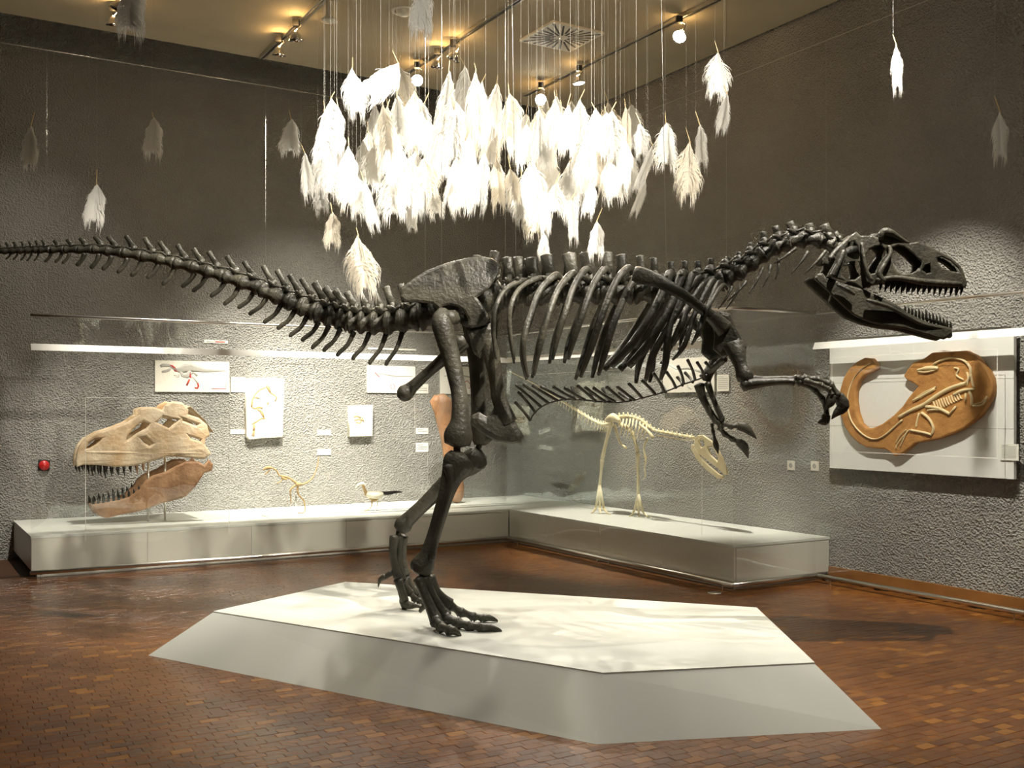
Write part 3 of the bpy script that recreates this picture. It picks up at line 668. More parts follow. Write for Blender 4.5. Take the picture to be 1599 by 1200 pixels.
for k, (pts, l) in enumerate((([(654, 904), (662, 925), (673, 950), (681, 968)], -.36), ([(663, 902), (674, 928), (688, 952), (698, 964)], -.28), ([(672, 902), (679, 920), (690, 934), (702, 944)], -.18))):
    bone('metatarsal', [(x, y, l+.06*(1-i/3)*(1 if k == 0 else (-1 if k == 2 else 0))) for i, (x, y) in enumerate(pts)], [9, 7.5, 8, 10])
def toe(pts, l0, l1, r0, r1, claw, mirror=False):
    n_ = len(pts)-1
    for i in range(n_):
        a, b_ = pts[i], pts[i+1]; la = l0+(l1-l0)*i/n_; lb = l0+(l1-l0)*(i+1)/n_; r = r0+(r1-r0)*i/n_
        bone('toe_bone', [(a[0], a[1], la), (a[0]*.5+b_[0]*.5, a[1]*.5+b_[1]*.5-1, (la+lb)/2), (b_[0], b_[1], lb)], [r*1.2, r*.70, r*1.05], seg=9, n=3)
    a = pts[-1]
    bone('toe_claw', [(a[0], a[1], l1), (a[0]*.55+claw[0]*.45, a[1]*.6+claw[1]*.4-3, l1), (claw[0]-1.5, claw[1]-2.5, l1), (claw[0], claw[1], l1)], [r1*1.1, r1*.85, r1*.4, .5], seg=8, n=3)
dd = lambda y: PH*0 + (H-PH)*F/(y-HY)-YM
toe([(681, 971), (689, 980), (702, 985)], -.40, -.52, 8.5, 7, (720, 995))
toe([(698, 967), (716, 974), (734, 979), (752, 981)], -.30, -.40, 9, 6.5, (783, 988))
toe([(703, 947), (720, 957), (740, 964), (754, 966)], -.16, -.13, 8, 6, (777, 972))
bone('spur_toe', [(668, 944, -.25), (660, 950, -.23), (656, 956, -.22)], [4, 4, 2.5])
# far leg
bone('femur', [(735, 500, .22), (742, 540, .26), (746, 590, .27), (748, 640, .28), (752, 672, .28), (757, 690, .28)], [(16, 13), (15, 12), (13, 12), (13, 12), (20, 16), (18, 14)])
bone('femur_head', [(738, 505, .24), (730, 500, .16), (726, 500, .11)], [11, 11, 9])
bone('knee_rod', [(750, 690, .28), (744, 716, .28)], [5, 5])
bone('tibia', [(748, 706, .28), (738, 720, .28), (715, 738, .29), (690, 758, .30), (664, 785, .31), (640, 808, .32), (630, 820, .32), (624, 828, .32)], [(16, 13), (21, 14), (15, 12), (11.5, 11), (10.5, 10), (11.5, 11), (15, 13), (11, 10)])
bone('fibula', [(735, 735, .33), (700, 765, .35), (660, 800, .36), (638, 822, .36)], [6, 4, 4, 5])
bone('ankle_rod', [(624, 826, .32), (622, 838, .32)], [4.5, 4.5])
for k, (pts, l) in enumerate((([(617, 838), (614, 862), (618, 888), (622, 902)], .28), ([(623, 838), (622, 865), (625, 890), (628, 905)], .33), ([(630, 838), (629, 862), (631, 885), (634, 898)], .38))):
    bone('metatarsal', [(x, y, l) for x, y in pts], [8.5, 6.5, 6.5, 8.5])
bone('toe_bone', [(622, 905, .28), (627, 922, .26), (632, 938, .26)], [8, 6.5, 7.5], n=2); bone('toe_bone', [(631, 938, .27), (634, 948, .33)], [8, 7], n=2)
bone('toe_claw', [(634, 944, .26), (642, 946, .24), (652, 947, .24), (662, 952, .24)], [7, 6, 3, .6], n=3)
toe([(630, 908), (640, 926), (648, 936), (655, 939)], .34, .40, 7, 5.5, (664, 948))
toe([(634, 902), (650, 928), (662, 934), (672, 935)], .38, .52, 6.5, 5, (686, 941))
bone('spur_toe', [(619, 892, .30), (610, 896, .29), (602, 902, .28)], [4.5, 5, 4]); bone('spur_claw', [(602, 901, .28), (595, 905, .28), (592, 912, .28), (591, 918, .28)], [5, 4, 2, .5], n=3)
# ---- shoulder and arms
for mr in (False, True):
    bone('shoulder_blade', [(990, 428, -.30), (1000, 430, -.32), (1030, 440, -.34), (1065, 460, -.33), (1095, 482, -.29), (1118, 500, -.25), (1132, 515, -.22)], [(11, 3), (13, 4), (10.5, 4), (8.5, 4.5), (8, 5), (11, 6), (15, 8)], mirror=mr)
    plate([(1112, 496), (1126, 488), (1140, 492), (1144, 505), (1152, 520), (1160, 535), (1156, 548), (1140, 552), (1128, 556), (1116, 545), (1118, 525)], [], 14, 5, (lambda s: (lambda x, y, z: (pix(x, y, YM-.20+z*MPP) if not s else mir(pix(x, y, YM-.20+z*MPP)))))(mr), 1).build('coracoid', M['bone'], DINO)
bone('wishbone', [(1132, 560, -.16), (1115, 575, -.08), (1108, 580, 0), (1115, 575, .08), (1132, 560, .16)], [6, 5, 5, 5, 6])
bone('humerus', [(1146, 538, -.24), (1151, 552, -.27), (1157, 572, -.29), (1163, 586, -.30), (1164, 596, -.30)], [(17, 11), (14, 9), (10, 8), (14, 10), (11, 9)])
bone('humerus_crest', [(1150, 535, -.24), (1160, 541, -.25), (1165, 543, -.25)], [8, 5, 3])
bone('ulna', [(1160, 602, -.30), (1172, 600, -.31), (1200, 597, -.32), (1225, 596, -.32), (1240, 597, -.32)], [10, 9, 6.5, 5.5, 6])
bone('radius', [(1170, 591, -.29), (1195, 592, -.29), (1222, 591, -.30), (1240, 592, -.30)], [6, 4.5, 4, 5])
for k, (a, b_) in enumerate((((1243, 592), (1250, 590)), ((1246, 598), (1254, 597)), ((1251, 593), (1258, 592)))): bone('wrist_bone', [(a[0], a[1], -.31), (b_[0], b_[1], -.31)], [6, 5.5], n=2)
def digit(segs, l, r, claw):
    for a, b_ in zip(segs, segs[1:]):
        bone('finger_bone', [(a[0], a[1], l), (a[0]*.5+b_[0]*.5, a[1]*.5+b_[1]*.5, l), (b_[0], b_[1], l)], [r*1.1, r*.7, r], seg=8, n=2)
    a = segs[-1]; c1, c2 = claw
    bone('finger_claw', [(a[0], a[1], l), (c1[0], c1[1], l), (c1[0]*.35+c2[0]*.65, c1[1]*.4+c2[1]*.6, l), (c2[0], c2[1], l)], [(r*1.25, r*.7), (r*1.5, r*.7), (r*.75, r*.45), (.6, .5)], seg=8, n=4)
digit([(1255, 592), (1278, 595), (1297, 603)], -.34, 6.5, ((1308, 612), (1318, 622))) if False else None
digit([(1256, 591), (1275, 593), (1296, 600), (1309, 618)], -.33, 6.5, ((1317, 634), (1299, 655)))
digit([(1255, 599), (1274, 610), (1284, 622), (1290, 634), (1291, 648)], -.29, 5, ((1288, 657), (1277, 661)))
digit([(1258, 595), (1282, 602), (1294, 608), (1299, 617)], -.36, 5, ((1297, 628), (1291, 640)))
bone('humerus', [(1130, 545, .24), (1120, 562, .27), (1108, 580, .28), (1101, 592, .28)], [(14, 10), (11, 8), (9, 8), (11, 9)])
bone('ulna', [(1092, 601, .28), (1098, 622, .28), (1110, 645, .28), (1120, 660, .28)], [9, 6.5, 5.5, 6])
bone('radius', [(1105, 598, .26), (1113, 620, .26), (1122, 642, .26), (1129, 656, .26)], [6, 4.5, 4.5, 5])
for a in ((1122, 660), (1130, 660), (1126, 666)): bone('wrist_bone', [(a[0]-2, a[1]-2, .27), (a[0]+3, a[1]+3, .27)], [5, 5], n=2)
digit([(1130, 662), (1142, 666), (1152, 665)], .25, 5.5, ((1164, 668), (1182, 686)))
digit([(1124, 668), (1132, 678), (1144, 686), (1153, 690)], .28, 5, ((1162, 697), (1169, 716)))
digit([(1112, 662), (1114, 674), (1117, 688)], .31, 3.2, ((1119, 697), (1122, 709)))
# ---- skull and jaw
ZS = lambda zs: zpx(zs, 1260, 330, 5.715)
SK_OUT = ZS([(195, 440), (235, 375), (330, 285), (400, 215), (442, 188), (482, 222), (580, 222), (650, 245), (662, 195), (700, 165), (760, 182), (840, 232), (920, 290), (990, 276), (1080, 312), (1180, 360), (1290, 420), (1370, 490), (1400, 560), (1428, 640), (1415, 682), (1380, 668), (1200, 655), (1050, 645), (900, 622), (750, 602), (650, 625), (575, 662), (500, 690), (430, 645), (350, 622), (290, 600), (230, 590), (175, 590), (200, 545), (240, 480), (255, 440), (215, 445)])
SK_HOLES = [ZS(h) for h in ([(345, 455), (400, 440), (465, 455), (476, 520), (474, 570), (430, 606), (360, 612), (318, 570), (312, 520)],
            [(352, 330), (375, 285), (425, 275), (452, 310), (470, 380), (465, 430), (410, 425), (360, 440), (362, 390)],
            [(525, 400), (560, 345), (605, 320), (660, 308), (700, 345), (702, 385), (650, 455), (610, 545), (575, 556), (535, 500), (520, 450)],
            [(770, 330), (825, 310), (880, 325), (960, 390), (1018, 455), (1005, 515), (935, 548), (855, 553), (795, 520), (758, 450), (752, 380)],
            [(1035, 525), (1060, 490), (1100, 478), (1105, 545), (1070, 552)],
            [(1172, 425), (1215, 412), (1285, 448), (1345, 505), (1362, 545), (1290, 535), (1205, 500), (1178, 465)])]
def skw(x):                                              # half width of the skull along its length
    t = max(0, min(1, (x-1290)/220)); return .112 - .068*t**1.2
def skmap(side, extra=0):
    def f(x, y, z):
        top = max(0, (400-y)/70)                         # the roof leans in
        v = pix(x, y, YM-(skw(x)+extra)*(1-.25*top) + z*MPP)
        return v if side < 0 else mir(v)
    return f
skull = thing('tmp', 'x', 'x'); bpy.data.objects.remove(skull)
mb = merge(plate(SK_OUT, SK_HOLES, 7, 2.2, skmap(-1), 1), plate(SK_OUT, SK_HOLES, 7, 2.2, skmap(1), 1))
# roof, brow horn, cheek bars, palate and brain case join the two sides
def both(f): return merge(f(False), f(True))
roof = [(1336, 364), (1346, 368), (1372, 374), (1395, 372), (1421, 381), (1445, 388), (1470, 397), (1492, 412), (1503, 430), (1507, 443)]
wid = [.05, .055, .06, .062, .055, .045, .04, .034, .03, .03]
rm = MB(); b0 = 0
for (x, y), wv in zip(roof, wid):
    for t in (-1, -.5, 0, .5, 1): rm.v.append(D(x, y+2+3*abs(t), t*wv*1.25))
for i in range(len(roof)-1):
    for k in range(4): rm.face([i*5+k, i*5+k+1, (i+1)*5+k+1, (i+1)*5+k], True)
b0 = len(rm.v); rm.v += [v+Vector((0, 0, -.016)) for v in rm.v[:b0]]; rm.f += [[i+b0 for i in f] for f in rm.f]; rm.smooth += rm.smooth[:]
pieces = [mb, rm]
for mr in (False, True):
    pieces += [bone(None, [(1376, 374, -.09), (1380, 363, -.10), (1390, 363, -.10), (1402, 370, -.085), (1418, 380, -.07)], [(5, 5), (6.5, 6), (6, 6), (4.5, 5), (3, 4)], mirror=mr),
               bone(None, [(1388, 385, -.10), (1391, 395, -.115), (1382, 412, -.125), (1374, 428, -.13), (1380, 440, -.125)], [3.5, 3.5, 4, 4.5, 5], mirror=mr),
               bone(None, [(1346, 380, -.10), (1350, 405, -.13), (1355, 428, -.135), (1362, 438, -.13)], [4, 3, 3.5, 4], mirror=mr),
               bone(None, [(1370, 438, -.13), (1400, 434, -.11), (1440, 440, -.09), (1480, 443, -.065), (1507, 444, -.04)], [4, 4, 5, 5, 4], mirror=mr),
               bone(None, [(1296, 405, -.13), (1306, 392, -.11), (1325, 375, -.08), (1338, 366, -.06)], [4, 4, 4, 4], mirror=mr),
               bone(None, [(1300, 432, -.14), (1310, 412, -.14), (1318, 392, -.12)], [5, 4, 4], mirror=mr)]
pieces += [bone(None, [(1318, 402, 0), (1332, 396, 0), (1346, 392, 0)], [(10, 12), (12, 13), (8, 10)]), bone(None, [(1345, 430, 0), (1400, 432, 0), (1460, 436, 0)], [(2, 22), (2, 18), (2, 8)]), bone(None, [(1300, 402, -.13), (1304, 400, 0), (1300, 402, .13)], [4, 5, 4])]
SK = merge(*pieces).build('skull', M['bone'], DINO)
for i in range(15):
    t = i/14; x = 1390+t*113; y = 438.5+t*10 - 2*math.sin(t*3.1); L = (7 + 9*math.sin(min(1, .25+t*1.1)*2.3))*(.85+.3*random.random())
    for sd in (False, True):
        o = bone(None, [(x, y-2, -skw(x)+.012), (x-1.0, y+L*.5, -skw(x)+.010), (x-3.2, y+L, -skw(x)+.012)], [(2.9, 2), (2.3, 1.6), (.4, .4)], seg=6, n=2, mirror=sd); o.build('upper_tooth', M['tooth'], SK)
JAW = ZS([(72, 592), (100, 565), (140, 560), (165, 590), (215, 600), (300, 640), (430, 680), (500, 698), (560, 730), (700, 790), (800, 840), (900, 915), (1000, 965), (1100, 1005), (1200, 1028), (1292, 1050), (1290, 1085), (1262, 1120), (1222, 1141), (1160, 1127), (1000, 1080), (880, 1045), (700, 1020), (560, 985), (430, 930), (330, 845), (200, 720), (105, 630)])
def jawmap(side):
    def f(x, y, z):
        v = pix(x, y, YM-(skw(x)*.92+.004) + z*MPP); return v if side < 0 else mir(v)
    return f
jp = [plate(JAW, [], 8, 3, jawmap(-1), 1), plate(JAW, [], 8, 3, jawmap(1), 1)]
for mr in (False, True):
    jp += [bone(None, [(1354, 469, -.14), (1368, 473, -.135), (1390, 480, -.12), (1412, 492, -.10), (1440, 506, -.085), (1470, 513, -.065)], [2.5, 3.5, 3, 3, 3, 2.5], mirror=mr), bone(None, [(1308, 445, -.15), (1322, 452, -.15), (1335, 460, -.145)], [2.5, 4, 2.5], mirror=mr)]
jp += [bone(None, [(1478, 520, -.05), (1482, 521, 0), (1478, 520, .05)], [(7, 5), (8, 5), (7, 5)])]
JW = merge(*jp).build('lower_jaw', M['bone'], DINO)
for i in range(14):
    t = i/13; x = 1414+t*71; y = 486+t*25; L = (8+4.5*math.sin(t*3))*(.8+.4*random.random())
    for sd in (False, True):
        o = bone(None, [(x, y+2, -skw(x)*.92+.008), (x+.2, y-L*.5, -skw(x)*.92+.008), (x-1.2, y-L, -skw(x)*.92+.010)], [(2.4, 1.8), (1.9, 1.4), (.4, .4)], seg=6, n=2, mirror=sd); o.build('lower_tooth', M['tooth'], JW)
# ---- cables that hold it
for x, y, l in ((664.5, 425, -.12), (690, 412, -.12), (789.5, 402, 0), (806, 402, 0), (1041, 420, 0)):
    a = D(x, y, l); b_ = a.copy(); b_.z = CEIL
    if x > 1000: b_.x -= .055
    if x == 806: b_ -= W(.05, 0, 0)                      # clear of the lighting track
    MB().tube([a, b_], .0020, seg=6).build('suspension_cable', M['wire'], DINO)
# ================================================================ exhibits of the back wall
def qplane(q):                                           # outline in photo pixels -> plate standing parallel to the back wall
    def f(x, y, z): v = onq(x, y, q); return v + W(0, z, 0)
    return f
# ---- big tan skull on rods
SKQ = 11.55; K = 11.2/F
def RX(zs): return zpx(zs, 100, 600, 5)
rex = thing('tyrant_skull', 'big tan fossil skull with open jaws on the back-wall plinth', 'fossil skull', onq(225, 812, SKQ)*1)
rex.location.z = PT
REX = RX([(98, 600), (110, 530), (130, 480), (170, 430), (270, 380), (400, 340), (500, 300), (590, 240), (590, 200), (640, 185), (700, 187), (775, 212), (790, 170), (850, 140), (920, 150), (965, 200), (960, 240), (1050, 270), (1110, 320), (1132, 400), (1100, 425), (1092, 470), (1142, 545), (1090, 582), (1000, 572), (880, 562), (800, 562), (700, 592), (560, 632), (400, 642), (250, 625), (150, 625), (105, 640)])
RH = [RX(h) for h in ([(178, 500), (195, 460), (235, 438), (288, 430), (250, 470), (205, 500)], [(485, 440), (500, 395), (560, 335), (612, 295), (655, 318), (640, 350), (575, 385), (510, 430)], [(598, 425), (640, 415), (688, 460), (664, 482), (615, 455)], [(728, 300), (775, 258), (885, 280), (818, 345), (770, 322)], [(915, 262), (1045, 310), (1022, 328), (930, 292)], [(975, 402), (1062, 430), (1055, 448), (990, 428)])]
def rw(x): t = max(0, min(1, (x-118)/210)); return .10 + .26*t**1.4      # the skull widens to the back
def rexmap(side):
    def f(x, y, z):
        up = max(0, (700-y)/80); v = onq(x, y, SKQ - rw(x)*(1-.35*min(up, 1)))
        v = v + W(0, z*K, 0)
        if side > 0: p_, q_ = pq(v); v = W(p_, 2*SKQ-q_, v.z)
        return v
    return f
roofpts = [(121, 712), (130, 694), (160, 674), (205, 658), (232, 642), (262, 640), (290, 632), (310, 652), (324, 672)]
rm = MB()
for (x, y) in roofpts:
    for t in (-1, -.5, 0, .5, 1):
        c_ = onq(x, y+1.5+2*abs(t), SKQ); rm.v.append(c_ + W(0, t*rw(x)*.8, 0))
for i in range(len(roofpts)-1):
    for k in range(4): rm.face([i*5+k, i*5+k+1, (i+1)*5+k+1, (i+1)*5+k], True)
cr = merge(plate(REX, RH, 10, 3, rexmap(-1), 1), plate(REX, RH, 10, 3, rexmap(1), 1), rm).build('cranium', M['rex'], rex)
RJ = RX([(222, 945), (330, 932), (440, 910), (520, 880), (600, 820), (640, 760), (700, 720), (800, 690), (870, 650), (950, 610), (1050, 610), (1095, 640), (1130, 600), (1158, 630), (1150, 672), (1090, 692), (1020, 800), (950, 872), (860, 902), (760, 925), (600, 985), (450, 1012), (330, 1042), (270, 1020), (228, 975)])
jw = merge(plate(RJ, [], 10, 3, rexmap(-1), 1), plate(RJ, [], 10, 3, rexmap(1), 1)).build('lower_jaw', M['rexjaw'], rex)
for i in range(11):
    t = i/10; x = 124+t*100; y = 724+3*math.sin(t*3); L = (9+8*math.sin(.5+t*2.3))*(.8+.4*random.random())
    for sd in (-1, 1):
        c_ = rexmap(sd)(x, y, 0); MB().tube([c_, c_+Vector((0, 0, -L*.5*K)), c_+Vector((.01, 0, -L*K))], [2.6*K, 2.0*K, .4*K], seg=6).build('upper_tooth', M['tooth' if i < 9 else 'rexjaw'], cr)
for i in range(10):
    t = i/9; x = 146+t*72; y = 788-t*t*18; L = (8+6*math.sin(.6+t*2))*(.8+.4*random.random())
    for sd in (-1, 1):
        c_ = rexmap(sd)(x, y, 0); MB().tube([c_+Vector((0, 0, -.02)), c_+Vector((0, 0, L*.5*K)), c_+Vector((-.01, 0, L*K))], [2.6*K, 2.0*K, .4*K], seg=6).build('lower_tooth', M['tooth'], jw)
for x, yb in ((232, 718), (258, 715)):
    a = onq(x, yb, SKQ); b_ = a.copy(); b_.z = PT; MB().tube([b_, a], .012, seg=8).build('support_rod', M['steel'], rex)
# ---- flat things on the back wall: cards, signs, stone plates
def wallcard(x0, y0, x1, y1, name, label, cat, m='card', th=.012, group=None, q=WALL_Q, lines=0, ink='grey', off=0.0):
    a, b_ = onq(x0, y0, q), onq(x1, y1, q); pa, pb = pq(a)[0], pq(b_)[0]; z1, z0 = a.z, onq(x1, y1, q).z
    root = thing(name, label, cat, W((pa+pb)/2, q-off, z0), group)
    MB().pbox(pa, pb, q-off-th, q-off, z0, z1).build('panel', M[m], root)
    if lines:
        mb = MB(); hh = (z1-z0)/(lines+1.5)
        for k in range(lines):
            zz = z1-hh*(k+1); mb.pbox(pa+(pb-pa)*.09, pb-(pb-pa)*(.1 if k else .45), q-off-th-.001, q-off-th+.001, zz-hh*.18, zz+hh*.18)
        mb.build('print', M[ink], root)
    return root, (pa, pb, z0, z1, q-off-th)
def stroke(root, pts, r, m, q, name='print', lift=.002):   # flat printed or raised line on a panel of the back wall
    V = []
    for x, y in pts: v = onq(x, y, q); V.append(v)
    mb = MB(); mb.tube(V, [(rr*.0072, .0016) for rr in (r if isinstance(r, (list, tuple)) else [r]*len(pts))], W(0, 1, 0), 6); return mb.build(name, M[m], root)
rt, (pa, pb, z0, z1, qf) = wallcard(242, 563, 358, 613, 'info_panel', 'cream panel with a grey dinosaur outline and red bones', 'sign', 'sign', .02)
SZ = lambda zs: zpx(zs, 235, 555, 10)
stroke(rt, SZ([(160, 175), (200, 155), (300, 160), (330, 175), (400, 225), (470, 235), (560, 205), (640, 195), (720, 215), (850, 240), (1000, 245), (1180, 245)]), [2, 3, 2.6, 2, 3, 5, 7, 7, 5, 3, 2, .6], 'grey', qf)
stroke(rt, SZ([(180, 262), (230, 250), (290, 235), (320, 200)]), [1.2, 2.4, 2.2, 1.5], 'grey', qf)
stroke(rt, SZ([(470, 240), (510, 320), (570, 330), (640, 250)]), [2.5, 3, 4, 5], 'grey', qf)
stroke(rt, SZ([(370, 315), (440, 325), (385, 350), (450, 345), (450, 290)]), .8, 'grey', qf)
stroke(rt, SZ([(660, 270), (690, 280), (735, 325)]), 1.6, 'grey', qf); stroke(rt, SZ([(660, 340), (700, 380), (745, 440)]), 1.2, 'grey', qf)
stroke(rt, SZ([(305, 155), (340, 170), (375, 200), (400, 235), (425, 250)]), [1.2, 1.8, 2.4, 2.8, 1.5], 'red', qf, lift=.003)
stroke(rt, SZ([(630, 262), (622, 310), (630, 345), (645, 345)]), 1.6, 'red', qf); stroke(rt, SZ([(615, 375), (595, 420), (570, 475)]), 1.5, 'red', qf)
stroke(rt, SZ([(740, 435), (755, 480), (740, 515), (695, 510)]), 1.5, 'red', qf); stroke(rt, SZ([(960, 525), (1185, 525), (1185, 445)]), .5, 'red', qf)
rt, _ = wallcard(319, 531, 356, 537, 'name_strip', 'narrow cream name strip above the panel with the red bones', 'sign', 'sign', .008)
stroke(rt, [(323, 534), (337, 534)], .9, 'grey', _[4]); stroke(rt, [(336, 534), (352, 534.5)], .9, 'red', _[4])
wallcard(361, 589, 383.1, 613, 'label_card', 'square cream card between the red-bone panel and the limestone plate', 'card', 'sign', .008, lines=5)
wallcard(360, 671, 383.1, 678, 'label_card', 'narrow cream card low beside the limestone plate', 'card', 'sign', .008, lines=1)
wallcard(496, 672, 517, 680, 'label_card', 'small white card right of the limestone plate, upper of two', 'card', 'card', .008, lines=2)
wallcard(496, 702, 517, 711, 'label_card', 'small white card above the long-tailed little skeleton', 'card', 'card', .008, lines=2)
wallcard(650, 600, 669, 615, 'label_card', 'white card at the right edge of the panel with a red ring', 'card', 'card', .008, lines=3)
wallcard(650, 669, 669, 678, 'label_card', 'small white card left of the big orange thigh bone, middle height', 'card', 'card', .008, lines=2)
wallcard(650, 692, 669, 706, 'label_card', 'lowest white card left of the big orange thigh bone', 'card', 'card', .008, lines=3)
rt, v_ = wallcard(573, 571, 648, 614, 'info_panel', 'white panel with a faint dinosaur and a red ring', 'sign', 'card', .02)
stroke(rt, [(580, 586), (596, 584), (620, 588), (646, 588)], [.6, 1.2, 1.4, .4], 'grey', v_[4]); stroke(rt, [(586, 582), (590, 586), (593, 589)], .9, 'red', v_[4])
stroke(rt, [(612, 600), (610, 604), (612, 608), (616, 608), (617, 603), (614, 600)], .6, 'red', v_[4])
rt, v_ = wallcard(687, 572, 757, 616, 'info_panel', 'white panel with a red hook behind the dinosaur leg', 'sign', 'card', .02)
stroke(rt, [(694, 588), (710, 584), (738, 590), (754, 592)], [.6, 1.2, 1.4, .4], 'grey', v_[4]); stroke(rt, [(725, 598), (730, 595), (735, 600), (735, 606), (732, 607)], .7, 'red', v_[4])
rt, v_ = wallcard(575, 543, 650, 548, 'name_strip', 'narrow white name strip above the panel with a red ring', 'sign', 'card', .008)
# limestone plates with fossils, thick stone hung on the wall
PLQ = WALL_Q-.0385
rt = thing('fossil_plate', 'tall limestone plate with a long bent fossil skeleton', 'fossil', onq(413, 686, PLQ))
plate(zpx([(105, 75), (400, 65), (735, 70), (728, 600), (710, 1065), (400, 1080), (150, 1105), (100, 1050), (95, 600)], 375, 585, 10.91), [], 10, .8, lambda x, y, z: onq(x, y, PLQ)+W(0, z*.0085, 0), 0).build('stone', M['plate'], rt)
FZ = lambda zs: zpx(zs, 375, 585, 10.91)
QF = PLQ-.045
for zs, r in (([(440, 225), (340, 260), (260, 340), (215, 430), (205, 500), (200, 555)], [1, 1, 1, 1.4, 1.8, 1.5]), ([(200, 555), (260, 580), (330, 560), (390, 580)], 1.5), ([(300, 590), (350, 620), (390, 680), (410, 730)], [1.6, 2, 2.2, 1.4]), ([(430, 750), (370, 750), (290, 800), (210, 850)], 1.2), ([(235, 840), (245, 900), (235, 960)], 2), ([(235, 960), (210, 1050)], 1.1), ([(255, 960), (235, 1060)], 1), ([(460, 185), (490, 240), (520, 310)], [2, 2.6, 1.4]), ([(520, 310), (590, 350), (630, 400), (600, 460)], 1.1), ([(250, 395), (300, 395), (340, 410)], [.8, 1.5, .6]), ([(460, 490), (500, 480), (470, 520)], .8)):
    stroke(rt, FZ(zs), r, 'inkbrown', QF, 'fossil_bone')
rt = thing('fossil_plate', 'small square limestone plate with one dark fossil patch', 'fossil', onq(562, 682, PLQ))
plate([(545, 634), (581, 633), (580, 681), (545, 682)], [], 9, .6, lambda x, y, z: onq(x, y, PLQ)+W(0, z*.0085, 0), 0).build('stone', M['plate'], rt)
for pts in (([(553, 652), (558, 650), (564, 653)]), ([(554, 657), (561, 655), (569, 658)]), ([(556, 660), (563, 661), (567, 652)])): stroke(rt, pts, 1.3, 'inkbrown', PLQ-.04, 'fossil_bone')
# ---- standing thigh bone
FQ = 11.75; KF = 12.6/F
fb = thing('thigh_bone', 'tall orange-brown fossil thigh bone standing on the back-wall plinth', 'fossil bone', onq(712, 787, FQ)); fb.location.z = PT
base = onq(712, 789, FQ).z-.002; dz = Vector((0, 0, PT-base))
def fpt(x, y): return onq(x, y, FQ)+dz*max(0, min(1, (y-617)/170))
mb = MB(); pr = smooth_path([(693, 618, 9, 8), (692, 626, 17, 13), (694, 645, 17, 12), (698, 675, 13, 11), (702, 705, 11, 10), (706, 735, 12, 11), (711, 760, 15, 13), (713, 776, 13, 12), (713, 786, 8, 8)], 4)
mb.tube([fpt(a[0], a[1]) for a in pr], [(a[2]*KF, a[3]*KF) for a in pr], W(0, 1, 0), 14); mb.build('shaft', M['thigh'], fb)
MB().tube([fpt(685, 622), fpt(681, 628), fpt(684, 650)], [9*KF, 10*KF, 4*KF], W(0, 1, 0), 10).build('head_knob', M['thigh'], fb)
MB().tube([fpt(703, 762), fpt(703, 774), fpt(705, 783)], [8*KF, 10*KF, 6*KF], W(0, 1, 0), 10).build('lower_knuckle', M['thigh'], fb)
# ---- little long-tailed skeleton on a rod
LQ = 11.35; KL = 11.6/F
def sk(root, q, items, m, k, name=None):
    for nm, pts, r in items:
        V = [onq(x, y, q) for x, y in pts]
        if len(V) > 2: P = smooth_path([tuple(v)+((r[i] if isinstance(r, (list, tuple)) else r),) for i, v in enumerate(V)], 4); V = [Vector(p[:3]) for p in P]; rr = [p[3]*k for p in P]
        else: rr = [(r[i] if isinstance(r, (list, tuple)) else r)*k for i in range(len(V))]
        MB().tube(V, rr, W(0, 1, 0), 7).build(nm, M[m], root)
sy = 807 - (HY+(H-PT)/ (onq(470, 807, LQ).y)*F)
rt = thing('small_skeleton', 'little tan skeleton with a long raised tail on a rod and flat stand', 'skeleton', onq(463, 800, LQ)); rt.location.z = PT
sk(rt, LQ, (('skull', [(411, 735), (417, 731), (424, 731)], [1, 2.6, 2.2]), ('jaw', [(414, 742), (418, 738), (422, 734)], [.6, 1.1, 1]), ('neck', [(424, 731), (432, 735), (436, 742), (441, 744)], 1.3), ('backbone', [(441, 744), (450, 746), (458, 751), (466, 757)], [1.8, 1.6, 1.8, 2.4]), ('hips', [(462, 756), (466, 757), (471, 756)], [2.4, 3.4, 2.2]), ('tail', [(471, 757), (480, 754), (488, 747), (494, 735), (497, 722), (498, 713)], [1.6, 1.4, 1.1, .9, .8, .5]),
    ('rib_cage', [(440, 745), (444, 748), (450, 749)], [1.5, 2.5, 1]), ('leg', [(462, 758), (455, 764), (454, 772), (455, 786)], [1.6, 1.6, 1, .8]), ('leg', [(466, 758), (466, 772), (475, 783), (476, 800), (466, 801)], [1.6, 1.4, 1.2, .8, .7]), ('arm', [(442, 747), (438, 753), (432, 755)], .8)), 'inkbrown', KL)
zst = onq(463, 803, LQ); 
a = onq(462.5, 757, LQ); b_ = a.copy(); b_.z = PT; MB().tube([b_, a], .006, seg=8).build('support_rod', M['steel'], rt)
pp, qq = pq(onq(455, 803, LQ)); MB().pbox(pp-.30, pp+.36, LQ-.10, LQ+.14, PT, PT+.012).build('stand_plate', M['card'], rt)
